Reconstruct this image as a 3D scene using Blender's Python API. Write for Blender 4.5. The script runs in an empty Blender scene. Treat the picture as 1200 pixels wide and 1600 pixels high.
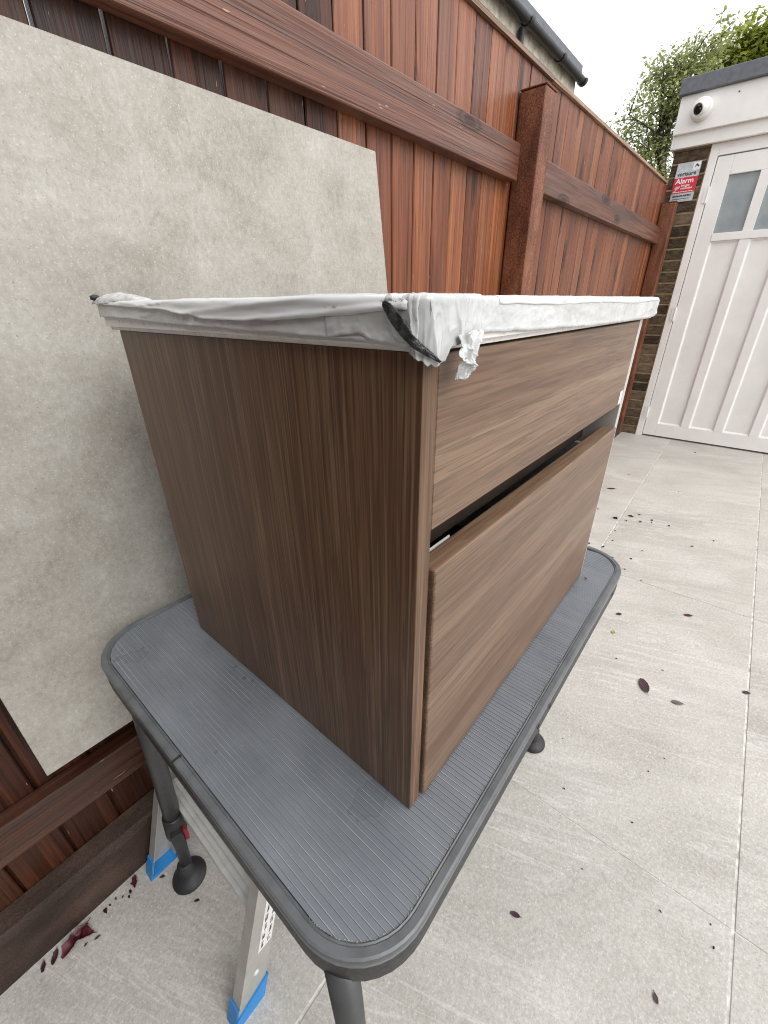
import bpy, bmesh, math, random
from mathutils import Vector, Matrix, noise
R = math.radians
random.seed(11)
SC = bpy.context.scene
COL = SC.collection

# ------------------------------------------------------------------ camera
cam_d = bpy.data.cameras.new('camera')
cam = bpy.data.objects.new('camera', cam_d); COL.objects.link(cam)
cam_d.sensor_fit = 'VERTICAL'; cam_d.sensor_height = 36.0; cam_d.sensor_width = 27.0
cam_d.lens = 650.0 / 1600.0 * 36.0
cam_d.clip_start = 0.01; cam_d.clip_end = 500
cam.matrix_world = Matrix(((0.6444, 0.3495, -0.6802, 0.0), (-0.7646, 0.2829, -0.5791, 0.0),
                           (-0.0100, 0.8932, 0.4495, 1.208), (0, 0, 0, 1)))
SC.camera = cam

# ------------------------------------------------------------------ overcast sky, soft sun, exposure
SUN_EL, SUN_AZ = R(46), R(-94)          # direction the light comes from: elevation, angle from +X towards +Y
world = bpy.data.worlds.new('World'); SC.world = world; world.use_nodes = True
wn = world.node_tree.nodes; wl = world.node_tree.links; wn.clear()
wo = wn.new('ShaderNodeOutputWorld'); wb = wn.new('ShaderNodeBackground')
sky = wn.new('ShaderNodeTexSky'); sky.sky_type = 'NISHITA'; sky.sun_disc = False
sky.sun_elevation = SUN_EL; sky.sun_rotation = math.pi / 2 - SUN_AZ
sky.air_density = 1.0; sky.dust_density = 6.0; sky.ozone_density = 1.0
hs = wn.new('ShaderNodeHueSaturation'); hs.inputs['Saturation'].default_value = 0.12
mx = wn.new('ShaderNodeMix'); mx.data_type = 'RGBA'; mx.inputs['Factor'].default_value = 0.7
mx.inputs['B'].default_value = (8.3, 8.4, 8.6, 1)      # the even white of a closed cloud layer
wl.new(sky.outputs[0], hs.inputs['Color']); wl.new(hs.outputs[0], mx.inputs['A'])
wl.new(mx.outputs['Result'], wb.inputs['Color']); wb.inputs['Strength'].default_value = 0.15
wl.new(wb.outputs[0], wo.inputs['Surface'])
sun_d = bpy.data.lights.new('sun', 'SUN'); sun_d.energy = 1.15; sun_d.angle = R(55); sun_d.color = (1.0, 0.98, 0.95)
sun = bpy.data.objects.new('sun', sun_d); COL.objects.link(sun)
sv = Vector((math.cos(SUN_EL) * math.cos(SUN_AZ), math.cos(SUN_EL) * math.sin(SUN_AZ), math.sin(SUN_EL)))
sun.rotation_euler = sv.to_track_quat('Z', 'Y').to_euler(); sun.location = sv * 20
vs = SC.view_settings
vs.view_transform = 'Standard'; vs.look = 'None'; vs.gamma = 1.0; vs.use_curve_mapping = False
vs.exposure = 0.52
SC.cycles.use_denoising = True
try:
    SC.cycles.denoising_input_passes = 'RGB_ALBEDO_NORMAL'; SC.cycles.denoising_prefilter = 'NONE'
except Exception: pass
SC.cycles.filter_width = 1.05
SC.cycles.max_bounces = 8; SC.cycles.diffuse_bounces = 4

# ------------------------------------------------------------------ material helpers
class G:
    def __init__(s, name, rough=0.5, spec=0.5, metal=0.0):
        s.m = bpy.data.materials.new(name); s.m.use_nodes = True
        s.n = s.m.node_tree.nodes; s.l = s.m.node_tree.links
        s.b = s.n['Principled BSDF']
        s.b.inputs['Roughness'].default_value = rough
        s.b.inputs['Specular IOR Level'].default_value = spec
        s.b.inputs['Metallic'].default_value = metal
    def link(s, a, b): s.l.new(a, b)
    def co(s, scale=(1, 1, 1), rot=(0, 0, 0), rnd=True):
        t = s.n.new('ShaderNodeTexCoord'); mp = s.n.new('ShaderNodeMapping')
        mp.inputs['Scale'].default_value = scale; mp.inputs['Rotation'].default_value = rot
        src = t.outputs['Object']
        if rnd:
            oi = s.n.new('ShaderNodeObjectInfo'); v = s.n.new('ShaderNodeVectorMath'); v.operation = 'MULTIPLY_ADD'
            c = s.n.new('ShaderNodeCombineXYZ')
            for i in range(3): s.link(oi.outputs['Random'], c.inputs[i])
            v.inputs[1].default_value = (13.7, 7.9, 21.3); s.link(c.outputs[0], v.inputs[0]); s.link(src, v.inputs[2])
            src = v.outputs[0]
        if any(rot):
            m0 = s.n.new('ShaderNodeMapping'); m0.inputs['Rotation'].default_value = rot
            mp.inputs['Rotation'].default_value = (0, 0, 0); s.link(src, m0.inputs['Vector']); src = m0.outputs[0]
        s.link(src, mp.inputs['Vector']); return mp.outputs[0]
    def noise(s, co, scale=1.0, detail=4, rough=0.55, dist=0.0):
        t = s.n.new('ShaderNodeTexNoise'); t.inputs['Scale'].default_value = scale
        t.inputs['Detail'].default_value = detail; t.inputs['Roughness'].default_value = rough
        t.inputs['Distortion'].default_value = dist
        s.link(co, t.inputs['Vector']); return t.outputs['Fac']
    def vor(s, co, scale=1.0):
        t = s.n.new('ShaderNodeTexVoronoi'); t.inputs['Scale'].default_value = scale
        s.link(co, t.inputs['Vector']); return t.outputs['Distance']
    def vor2(s, co):
        # flat cells across the face (x, z), so that knots cut the face at their middle
        sp = s.n.new('ShaderNodeSeparateXYZ'); cb = s.n.new('ShaderNodeCombineXYZ'); s.link(co, sp.inputs[0])
        s.link(sp.outputs[0], cb.inputs[0]); s.link(sp.outputs[2], cb.inputs[1])
        t = s.n.new('ShaderNodeTexVoronoi'); t.voronoi_dimensions = '2D'; t.inputs['Scale'].default_value = 1.0
        s.link(cb.outputs[0], t.inputs['Vector']); return t.outputs['Distance']
    def ramp(s, fac, stops, interp='LINEAR'):
        r = s.n.new('ShaderNodeValToRGB'); r.color_ramp.interpolation = interp
        e = r.color_ramp.elements
        while len(e) < len(stops): e.new(0.5)
        for el, (p, c) in zip(e, stops):
            el.position = p
            el.color = (c, c, c, 1) if not isinstance(c, tuple) else (*c, 1)
        s.link(fac, r.inputs[0]); return r.outputs[0]
    def mix(s, fac, a, b, mode='MIX'):
        m = s.n.new('ShaderNodeMix'); m.data_type = 'RGBA'; m.blend_type = mode
        for key, v in (('Factor', fac), ('A', a), ('B', b)):
            sock = m.inputs[key] if key != 'Factor' else m.inputs[0]
            if key != 'Factor':
                sock = [i for i in m.inputs if i.name == key and i.type == 'RGBA'][0]
            if isinstance(v, (int, float)): sock.default_value = v
            elif isinstance(v, tuple): sock.default_value = (*v, 1)
            else: s.link(v, sock)
        return [o for o in m.outputs if o.type == 'RGBA'][0]
    def rand(s):
        return s.n.new('ShaderNodeObjectInfo').outputs['Random']
    def math(s, op, a, b=0.5):
        m = s.n.new('ShaderNodeMath'); m.operation = op
        for i, v in enumerate((a, b)):
            if isinstance(v, (int, float)): m.inputs[i].default_value = v
            else: s.link(v, m.inputs[i])
        return m.outputs[0]
    def base(s, c):
        if isinstance(c, tuple): s.b.inputs['Base Color'].default_value = (*c, 1)
        else: s.link(c, s.b.inputs['Base Color'])
        return s
    def rough(s, r): s.link(r, s.b.inputs['Roughness']); return s
    def bump(s, h, strength=0.3, dist=0.001):
        b = s.n.new('ShaderNodeBump'); b.inputs['Strength'].default_value = strength
        b.inputs['Distance'].default_value = dist
        s.link(h, b.inputs['Height']); s.link(b.outputs[0], s.b.inputs['Normal']); return s

def laminate(name, axis, lk, tk, along, dk, lift):
    # printed walnut-oak laminate, fine straight grain along axis 0 or 2
    g = G(name, 0.42, 0.45)
    g.b.inputs['Coat Weight'].default_value = 0.16; g.b.inputs['Coat Roughness'].default_value = 0.36
    def sc(a, b): return (b, a, a) if axis == 0 else (a, a, b)
    bands = g.noise(g.co(sc(13, 0.30), rnd=False), 1, 2, 0.5, 0.1)
    k_ = (1.06, 0.97, 0.88) if lift < 1 else (1, 1.05, 1.12)  # light put into the colour: shaded side darker and warmer, lit front paler
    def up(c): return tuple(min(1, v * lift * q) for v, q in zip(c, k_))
    mid = g.noise(g.co(sc(60, 0.9), rnd=False), 1, 2, 0.5, 0.08)
    line = g.noise(g.co(sc(430, along), rnd=False), 1, 1, 0.5, 0.02)
    dash = g.noise(g.co(sc(500, 13), rnd=False), 1, 1, 0.5)
    light = g.noise(g.co(sc(380, along * .8), rnd=False), 1, 1, 0.5, 0.04)
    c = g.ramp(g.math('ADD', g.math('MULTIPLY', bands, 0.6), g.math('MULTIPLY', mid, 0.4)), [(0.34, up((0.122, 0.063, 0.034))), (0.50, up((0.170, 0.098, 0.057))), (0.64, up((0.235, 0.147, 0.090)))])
    c = g.mix(g.math('MULTIPLY', g.ramp(line, [(0.43, 1.0), (0.50, 0.0)]), lk), c, (0.060, 0.028, 0.014))
    c = g.mix(g.math('MULTIPLY', g.ramp(light, [(0.55, 0.0), (0.62, 1.0)]), tk), c, (0.37, 0.262, 0.178))
    c = g.mix(g.math('MULTIPLY', g.ramp(dash, [(0.55, 0.0), (0.60, 1.0)]), dk), c, (0.050, 0.024, 0.012))
    g.base(c); g.bump(g.math('SUBTRACT', line, g.math('MULTIPLY', dash, 0.6)), 0.12, 0.0005)
    g.rough(g.ramp(line, [(0.2, 0.38), (0.8, 0.50)]))
    return g.m

def stained(name, axis, dark, mid, light, weather=0.35, rough=0.4, grey=(0.16, 0.125, 0.105), coat=0.6):
    # stained softwood, grain along axis; boards differ through their own random number
    g = G(name, rough, 0.3)
    def sc(a, b): return (b, a, a) if axis == 0 else (a, a, b)
    big = g.noise(g.co(sc(22, 1.1)), 1, 3, 0.5, 0.8)
    grain = g.noise(g.co(sc(150, 2.2)), 1, 3, 0.6, 0.5)
    line = g.noise(g.co(sc(230, 3.4)), 1, 2, 0.5, 0.4)
    f = g.math('ADD', g.math('MULTIPLY', big, 0.5), g.math('MULTIPLY', grain, 0.5))
    f = g.math('ADD', f, g.math('MULTIPLY', g.math('SUBTRACT', g.rand(), 0.5), 0.15))
    c = g.ramp(f, [(0.33, dark), (0.50, mid), (0.68, light)])
    wm = g.ramp(g.noise(g.co(sc(26, 1.9)), 1, 4, 0.6), [(0.50, 0.0), (0.66, 1.0)])
    wr = g.ramp(g.rand(), [(0.25, 0.25), (0.9, 1.0)])
    c = g.mix(g.math('MULTIPLY', g.math('MULTIPLY', wm, wr), weather), c, grey)
    c = g.mix(g.math('MULTIPLY', g.ramp(line, [(0.38, 1.0), (0.50, 0.0)]), 0.18), c, tuple(v * 0.9 for v in dark))
    kn = g.vor2(g.co((1.7, 1, 5.5) if axis == 0 else (7.0, 1, 1.9)))
    kn = g.math('ADD', kn, g.math('MULTIPLY', g.math('SUBTRACT', big, 0.5), 0.10))
    knm = g.ramp(kn, [(0.045, 1.0), (0.07, 0.45), (0.095, 0.85), (0.14, 0.0)])
    c = g.mix(g.math('MULTIPLY', knm, 0.85), c, (0.030, 0.013, 0.008))
    crack = g.ramp(g.noise(g.co(sc(200, 1.8)), 1, 2, 0.5), [(0.64, 0.0), (0.69, 1.0)])
    c = g.mix(g.math('MULTIPLY', crack, 0.5), c, (0.03, 0.013, 0.008))
    chip = g.ramp(g.noise(g.co(sc(130, 26)), 1, 3, 0.5), [(0.725, 0.0), (0.74, 1.0)])
    c = g.mix(g.math('MULTIPLY', chip, 0.6), c, (0.46, 0.36, 0.27))
    g.base(c)
    h = g.math('SUBTRACT', g.math('ADD', grain, line), g.math('ADD', crack, g.math('MULTIPLY', knm, 0.5)))
    g.bump(h, 0.55, 0.0022)
    dull = g.math('MAXIMUM', g.math('MAXIMUM', crack, g.math('MULTIPLY', knm, 0.8)), g.math('MULTIPLY', g.ramp(line, [(0.36, 1.0), (0.52, 0.0)]), 0.45))
    g.link(g.math('MULTIPLY', g.math('SUBTRACT', 1.0, dull), coat), g.b.inputs['Coat Weight'])
    g.b.inputs['Coat Roughness'].default_value = 0.32
    g.link(g.b.inputs['Normal'].links[0].from_socket, g.b.inputs['Coat Normal'])
    g.rough(g.ramp(grain, [(0.25, rough - 0.06), (0.8, rough + 0.14)]))
    return g.m

M = {}
M['side_lam'] = laminate('laminate_shaded_side', 2, 0.52, 0.24, 4.5, 0.45, 0.84)
M['front_lam'] = laminate('laminate_lit_front', 0, 0.30, 0.14, 7.0, 0.38, 1.12)
M['board'] = stained('stained_board', 2, (0.075, 0.018, 0.005), (0.195, 0.052, 0.015), (0.35, 0.122, 0.044), 0.42, 0.42, (0.19, 0.120, 0.075), 0.55)
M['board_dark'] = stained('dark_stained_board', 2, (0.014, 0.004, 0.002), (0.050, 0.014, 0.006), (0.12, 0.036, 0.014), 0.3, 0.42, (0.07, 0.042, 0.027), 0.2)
M['cap'] = stained('stained_cap', 0, (0.10, 0.05, 0.025), (0.25, 0.14, 0.08), (0.42, 0.27, 0.17), 0.4, 0.45)  # lighter tone stands for the light on the fence's top edge
M['low_rail'] = stained('unfaded_rail', 0, (0.013, 0.004, 0.002), (0.042, 0.013, 0.006), (0.09, 0.029, 0.013), 0.2, 0.30)  # lower rail, darker than the upper one
M['rail'] = stained('stained_rail', 0, (0.050, 0.015, 0.008), (0.130, 0.042, 0.020), (0.21, 0.085, 0.048), 0.9, 0.42, (0.21, 0.145, 0.11), 0.7)

g = G('rust_brown_post', 0.5, 0.4)
n1 = g.noise(g.co((1, 1, 1)), 260, 3, 0.6); n2 = g.noise(g.co((1, 1, 0.35)), 14, 4, 0.6)
c = g.ramp(g.math('ADD', g.math('MULTIPLY', n1, 0.55), g.math('MULTIPLY', n2, 0.45)), [(0.36, (0.05, 0.016, 0.008)), (0.5, (0.165, 0.055, 0.026)), (0.66, (0.33, 0.15, 0.085))])
g.base(c); g.bump(n1, 0.7, 0.002); M['post'] = g.m

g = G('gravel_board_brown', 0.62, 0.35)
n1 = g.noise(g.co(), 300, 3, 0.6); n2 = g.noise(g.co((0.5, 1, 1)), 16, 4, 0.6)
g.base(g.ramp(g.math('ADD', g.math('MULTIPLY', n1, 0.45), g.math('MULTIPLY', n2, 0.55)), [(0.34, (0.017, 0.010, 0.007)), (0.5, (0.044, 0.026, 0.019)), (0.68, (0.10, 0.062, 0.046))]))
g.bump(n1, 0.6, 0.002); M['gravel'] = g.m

g = G('leaning_stone', 0.55, 0.4)
a = g.noise(g.co(rnd=False), 5, 6, 0.62, 0.6); b_ = g.noise(g.co((1, 1, 0.75), rnd=False), 120, 5, 0.75); d_ = g.noise(g.co(rnd=False), 330, 2, 0.5)
cl = g.noise(g.co(rnd=False), 17, 5, 0.7, 0.4)
f = g.math('ADD', g.math('MULTIPLY', a, 0.42), g.math('ADD', g.math('MULTIPLY', b_, 0.36), g.math('MULTIPLY', cl, 0.22)))
c = g.ramp(f, [(0.37, (0.245, 0.222, 0.188)), (0.46, (0.33, 0.305, 0.266)), (0.54, (0.39, 0.369, 0.33)), (0.63, (0.485, 0.468, 0.43))])
spk = g.ramp(d_, [(0.60, 0.0), (0.70, 1.0)])
c = g.mix(g.math('MULTIPLY', spk, 0.4), c, (0.70, 0.68, 0.62))
dk = g.ramp(g.noise(g.co(rnd=False), 240, 2, 0.5), [(0.62, 0.0), (0.72, 1.0)])
c = g.mix(g.math('MULTIPLY', dk, 0.55), c, (0.20, 0.165, 0.13))
g.base(c); g.bump(g.math('ADD', b_, g.math('MULTIPLY', d_, 0.4)), 0.28, 0.0015); M['stone'] = g.m

g = G('pale_porcelain_paving', 0.5, 0.4)
VR = (0, 0, R(-20))
bl = g.noise(g.co((1.6, 0.8, 1), VR), 2.6, 4, 0.6, 0.6)
v1 = g.noise(g.co((13, 1.1, 1), VR), 1.0, 7, 0.66, 0.9)
v2 = g.noise(g.co((9, 0.8, 1), VR), 1.3, 5, 0.6, 1.4)
vm = g.ramp(g.noise(g.co((1.5, 0.6, 1), VR), 2.2, 3), [(0.40, 0.0), (0.60, 1.0)])
sp = g.noise(g.co(), 150, 3, 0.7); sp2 = g.noise(g.co(), 330, 2, 0.5); sp3 = g.noise(g.co(), 230, 2, 0.5)
f = g.math('ADD', g.math('MULTIPLY', v1, 0.12), g.math('ADD', g.math('MULTIPLY', sp, 0.46), g.math('MULTIPLY', bl, 0.42)))
c = g.ramp(f, [(0.36, (0.345, 0.324, 0.292)), (0.47, (0.438, 0.416, 0.380)), (0.56, (0.510, 0.488, 0.450)), (0.66, (0.612, 0.592, 0.552))])
vein = g.ramp(v2, [(0.480, 0.0), (0.497, 1.0), (0.503, 1.0), (0.520, 0.0)])
c = g.mix(g.math('MULTIPLY', g.math('MULTIPLY', vein, vm), 0.34), c, (0.74, 0.725, 0.695))
vein2 = g.ramp(v2, [(0.535, 0.0), (0.548, 1.0), (0.553, 1.0), (0.566, 0.0)])
c = g.mix(g.math('MULTIPLY', g.math('MULTIPLY', vein2, vm), 0.28), c, (0.31, 0.285, 0.255))
c = g.mix(g.math('MULTIPLY', g.ramp(sp2, [(0.57, 0.0), (0.68, 1.0)]), 0.45), c, (0.27, 0.255, 0.235))
c = g.mix(g.math('MULTIPLY', g.ramp(sp3, [(0.58, 0.0), (0.70, 1.0)]), 0.40), c, (0.76, 0.75, 0.725))
g.base(c); g.bump(g.math('ADD', sp, g.math('MULTIPLY', sp2, 0.5)), 0.22, 0.0015); M['tile'] = g.m

g = G('pale_grout', 0.85, 0.2); n1 = g.noise(g.co(rnd=False), 40, 4)
g.base(g.ramp(n1, [(0.32, (0.34, 0.325, 0.295)), (0.60, (0.70, 0.69, 0.65))])); M['grout'] = g.m

g = G('lawn_soil', 0.9, 0.2); n1 = g.noise(g.co(rnd=False), 3, 6, 0.7)
g.base(g.ramp(n1, [(0.3, (0.075, 0.07, 0.05)), (0.7, (0.16, 0.15, 0.115))])); M['lawn'] = g.m

def paint(name, col, rough=0.4, var=0.06, bump=0.0, spec=0.5, metal=0.0, scale=18):
    g = G(name, rough, spec, metal)
    n = g.noise(g.co(), scale, 5, 0.65)
    lo = tuple(max(0, v * (1 - var)) for v in col); hi = tuple(min(1, v * (1 + var)) for v in col)
    g.base(g.ramp(n, [(0.3, lo), (0.7, hi)]))
    n2 = g.noise(g.co(), scale * 7, 3, 0.6)
    g.rough(g.ramp(n2, [(0.25, max(0.02, rough - 0.07)), (0.75, min(1, rough + 0.1))]))
    if bump: g.bump(n2, bump, 0.001)
    return g.m

M['door_white'] = paint('door_white_paint', (0.88, 0.868, 0.84), 0.38, 0.05, 0.12, scale=5)
M['fascia_white'] = paint('fascia_white_paint', (0.85, 0.835, 0.80), 0.42, 0.05, 0.15, scale=7)
M['roof_felt'] = paint('roof_edge_grey', (0.125, 0.135, 0.15), 0.6, 0.22, 0.5, scale=30)
M['mortar'] = paint('yellow_mortar', (0.42, 0.33, 0.19), 0.9, 0.3, 0.5, 0.2, scale=40)
g = G('dark_brick', 0.85, 0.25); n1 = g.noise(g.co((0.6, 0.6, 1.6)), 38, 5, 0.7); n2 = g.noise(g.co(), 120, 3, 0.6)
cc = g.ramp(g.math('ADD', n1, g.math('MULTIPLY', g.math('SUBTRACT', g.rand(), 0.5), 0.35)), [(0.3, (0.035, 0.024, 0.016)), (0.5, (0.098, 0.068, 0.044)), (0.72, (0.20, 0.145, 0.095))])
g.base(cc); g.bump(g.math('ADD', n1, g.math('MULTIPLY', n2, 0.5)), 0.9, 0.006); M['brick'] = g.m
g = G('frosted_glass', 0.22, 0.5); n1 = g.noise(g.co(), 9, 3)
g.base(g.ramp(n1, [(0.3, (0.28, 0.315, 0.33)), (0.7, (0.36, 0.395, 0.41))])); M['glass'] = g.m
M['dark_gap'] = paint('dark_gap', (0.02, 0.018, 0.016), 0.8, 0.1)

g = G('ribbed_grey_panel', 0.36, 0.5)
n1 = g.noise(g.co((1, 0.12, 1), rnd=False), 260, 3, 0.6); n2 = g.noise(g.co(rnd=False), 7, 4, 0.6); n3 = g.noise(g.co(rnd=False), 330, 2, 0.5)
c = g.ramp(g.math('ADD', g.math('MULTIPLY', n1, 0.12), g.math('MULTIPLY', n2, 0.88)), [(0.32, (0.125, 0.137, 0.154)), (0.68, (0.185, 0.200, 0.221))])
c = g.mix(g.ramp(n3, [(0.755, 0.0), (0.775, 0.8)]), c, (0.5, 0.5, 0.48))
scr = g.ramp(g.noise(g.co((90, 4, 1), (0, 0, 0.5), rnd=False), 1.0, 2, 0.5), [(0.735, 0.0), (0.75, 1.0)])
c = g.mix(g.math('MULTIPLY', scr, 0.12), c, (0.32, 0.33, 0.34))
g.base(c); g.rough(g.ramp(n2, [(0.3, 0.26), (0.7, 0.40)])); M['panel'] = g.m
g = G('rib_highlight', 0.25, 0.6); n1 = g.noise(g.co((1, 0.1, 1), rnd=False), 60, 3)
g.base(g.ramp(n1, [(0.32, (0.19, 0.20, 0.22)), (0.7, (0.46, 0.475, 0.50))])); M['rib'] = g.m  # pale tone paints the highlight running along each rib
M['rim'] = paint('rim_grey_plastic', (0.105, 0.112, 0.118), 0.34, 0.25, 0.15, scale=25)
M['trim'] = paint('trim_worn_plastic', (0.16, 0.165, 0.165), 0.4, 0.2, 0.1, scale=40)
M['skirt'] = paint('skirt_dark_plastic', (0.030, 0.032, 0.034), 0.5, 0.2, 0.2, scale=25)
M['leg_metal'] = paint('leg_grey_metal', (0.085, 0.087, 0.088), 0.38, 0.12, 0.05, metal=0.35, scale=20)
M['leg_dark'] = paint('leg_dark_plastic', (0.028, 0.029, 0.031), 0.45, 0.2, 0.2, scale=30)
M['pad'] = paint('pad_rubber', (0.024, 0.024, 0.025), 0.55, 0.3, 0.3, scale=30)
M['grime'] = paint('tan_grime', (0.34, 0.30, 0.215), 0.9, 0.4, 0.6, 0.2, scale=120)
M['alu'] = paint('brushed_aluminium', (0.70, 0.70, 0.68), 0.42, 0.10, 0.1, metal=0.30, scale=30)
M['alu_dull'] = paint('dull_aluminium', (0.50, 0.49, 0.46), 0.45, 0.12, 0.1, metal=0.45, scale=26)
M['blue'] = paint('blue_plastic', (0.02, 0.24, 0.62), 0.42, 0.08, 0.1, scale=20)
M['red_plastic'] = paint('dark_red_plastic', (0.26, 0.012, 0.03), 0.4, 0.1)
M['worktop'] = paint('worktop_white', (0.80, 0.765, 0.735), 0.28, 0.03, scale=9)
g = G('white_tape', 0.20, 0.55); n1 = g.noise(g.co(), 60, 4, 0.6); n2 = g.noise(g.co(), 8, 3)
g.base(g.ramp(n2, [(0.3, (0.70, 0.71, 0.715)), (0.7, (0.84, 0.845, 0.845))])); g.bump(n1, 0.10, 0.0012); M['tape'] = g.m
g = G('silver_tape', 0.20, 0.6); n2 = g.noise(g.co(rnd=False), 20, 4)
cr = g.vor(g.co(rnd=False), 75); cr2 = g.vor(g.co((1, 1, 1.6), (0.5, 0.3, 0.8), rnd=False), 190)
g.base(g.ramp(n2, [(0.3, (0.52, 0.53, 0.53)), (0.7, (0.70, 0.71, 0.71))])); g.bump(g.math('ADD', cr, g.math('MULTIPLY', cr2, 0.35)), 0.22, 0.004); M['tape2'] = g.m
g = G('crumpled_silver_tape', 0.16, 0.7); n2 = g.noise(g.co(rnd=False), 34, 4)
cr = g.vor(g.co(rnd=False), 110); cr2 = g.vor(g.co((1, 1, 1.6), (0.5, 0.3, 0.8), rnd=False), 240)
g.base(g.ramp(n2, [(0.3, (0.40, 0.41, 0.405)), (0.7, (0.62, 0.63, 0.625))])); g.bump(g.math('ADD', cr, g.math('MULTIPLY', cr2, 0.2)), 0.10, 0.004); M['tape3'] = g.m
g = G('black_mastic', 0.35, 0.5); n1 = g.noise(g.co(), 160, 4, 0.7)
g.base(g.ramp(n1, [(0.45, (0.015, 0.016, 0.017)), (0.66, (0.07, 0.072, 0.075)), (0.74, (0.4, 0.4, 0.4))])); g.bump(n1, 0.8, 0.003); M['mastic'] = g.m
M['drawer_box'] = paint('drawer_box_grey', (0.55, 0.55, 0.54), 0.4, 0.05)
M['inside'] = paint('carcass_inside', (0.05, 0.032, 0.022), 0.75, 0.2)
M['edge_pale'] = paint('pale_edge_band', (0.52, 0.49, 0.465), 0.4, 0.05)
M['sticker'] = paint('white_sticker', (0.82, 0.81, 0.79), 0.4, 0.03)
M['cam_white'] = paint('camera_white', (0.83, 0.82, 0.79), 0.3, 0.03)
M['cam_black'] = paint('camera_black', (0.012, 0.012, 0.013), 0.08, 0.1)
M['sign_grey'] = paint('sign_silver', (0.50, 0.53, 0.55), 0.28, 0.22, metal=0.2, scale=40)
M['sign_red'] = paint('sign_red', (0.62, 0.012, 0.04), 0.35, 0.05)
M['sign_white'] = paint('sign_white', (0.85, 0.85, 0.85), 0.4, 0.02)
M['ink'] = paint('dark_ink', (0.02, 0.022, 0.03), 0.4, 0.05)
M['ink_red'] = paint('red_ink', (0.42, 0.03, 0.04), 0.4, 0.05)
M['gutter'] = paint('black_gutter', (0.022, 0.022, 0.024), 0.34, 0.3, 0.2, scale=12)
M['soffit'] = paint('mossy_soffit', (0.46, 0.425, 0.345), 0.85, 0.5, 0.5, 0.2, scale=16)
M['pipe_grey'] = paint('grey_pipe', (0.33, 0.34, 0.36), 0.5, 0.08)
M['nbr_brick'] = paint('neighbour_brick', (0.16, 0.055, 0.033), 0.85, 0.35, 0.5, 0.2, scale=30)
M['shade_wall_mat'] = paint('grey_render', (0.16, 0.155, 0.15), 0.85, 0.15, 0.4, 0.2, scale=20)  # for the unseen wall added to cut light
g = G('bark', 0.9, 0.2); n1 = g.noise(g.co((6, 6, 1), rnd=False), 3, 5, 0.7)
g.base(g.ramp(n1, [(0.3, (0.028, 0.022, 0.018)), (0.7, (0.085, 0.068, 0.055))])); M['bark'] = g.m
def leafmat(name, lo, mid, hi, trans):
    g = G(name, 0.42, 0.4)
    at = g.n.new('ShaderNodeAttribute'); at.attribute_name = 'tone'
    c = g.ramp(at.outputs['Fac'], [(0.0, lo), (0.5, mid), (1.0, hi)])
    g.base(c)
    tr = g.n.new('ShaderNodeBsdfTranslucent'); g.link(c, tr.inputs['Color'])
    ms = g.n.new('ShaderNodeMixShader'); ms.inputs[0].default_value = trans
    out = g.n['Material Output']
    g.link(g.b.outputs[0], ms.inputs[1]); g.link(tr.outputs[0], ms.inputs[2]); g.link(ms.outputs[0], out.inputs['Surface'])
    return g.m
M['foliage'] = leafmat('foliage_grey_green', (0.19, 0.22, 0.09), (0.34, 0.38, 0.15), (0.48, 0.50, 0.25), 0.6)
M['foliage_y'] = leafmat('foliage_yellow_green', (0.17, 0.215, 0.035), (0.28, 0.325, 0.05), (0.40, 0.40, 0.08), 0.55)
M['leaf_dark'] = paint('leaf_dark_purple', (0.045, 0.014, 0.02), 0.45, 0.3, 0.2, scale=60)
M['leaf_red'] = paint('leaf_crimson', (0.075, 0.008, 0.015), 0.45, 0.5, 0.2, scale=60)
M['leaf_grey'] = paint('leaf_grey_brown', (0.13, 0.10, 0.095), 0.6, 0.3, 0.2, scale=60)
M['leaf_green'] = paint('leaf_yellow_green', (0.30, 0.34, 0.06), 0.5, 0.2, scale=60)

# ------------------------------------------------------------------ mesh helpers
def link(o, parent=None, loc=None):
    COL.objects.link(o)
    if parent is not None: o.parent = parent
    if loc is not None: o.location = loc
    return o
def tag(o, label=None, cat=None, group=None, kind=None):
    if label: o['label'] = label
    if cat: o['category'] = cat
    if group: o['group'] = group
    if kind: o['kind'] = kind
    return o
def thing(name, loc, label, cat, group=None):
    o = bpy.data.objects.new(name, None); COL.objects.link(o); o.location = loc
    o.empty_display_size = 0.05
    return tag(o, label, cat, group)
def to_obj(name, bm, mat, parent=None, loc=(0, 0, 0), smooth=False):
    me = bpy.data.meshes.new(name); bm.normal_update(); bm.to_mesh(me); bm.free()
    if isinstance(mat, (list, tuple)):
        for m in mat: me.materials.append(m)
    else: me.materials.append(mat)
    if smooth:
        for p in me.polygons: p.use_smooth = True
    return link(bpy.data.objects.new(name, me), parent, loc)
def wl_(parent):      # world location of an unrotated chain of parents
    v = Vector((0, 0, 0))
    while parent is not None: v += parent.location; parent = parent.parent
    return v
def add_box(bm, x0, x1, y0, y1, z0, z1, bevel=0.0, seg=2):
    n0 = len(bm.verts)
    vs_ = [bm.verts.new((x, y, z)) for z in (z0, z1) for y in (y0, y1) for x in (x0, x1)]
    fs = [bm.faces.new([vs_[i] for i in q]) for q in ((0, 2, 3, 1), (4, 5, 7, 6), (0, 1, 5, 4), (2, 6, 7, 3), (0, 4, 6, 2), (1, 3, 7, 5))]
    if bevel > 0:
        es = list({e for f in fs for e in f.edges})
        bmesh.ops.bevel(bm, geom=es, offset=bevel, segments=seg, affect='EDGES', profile=0.6)
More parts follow.
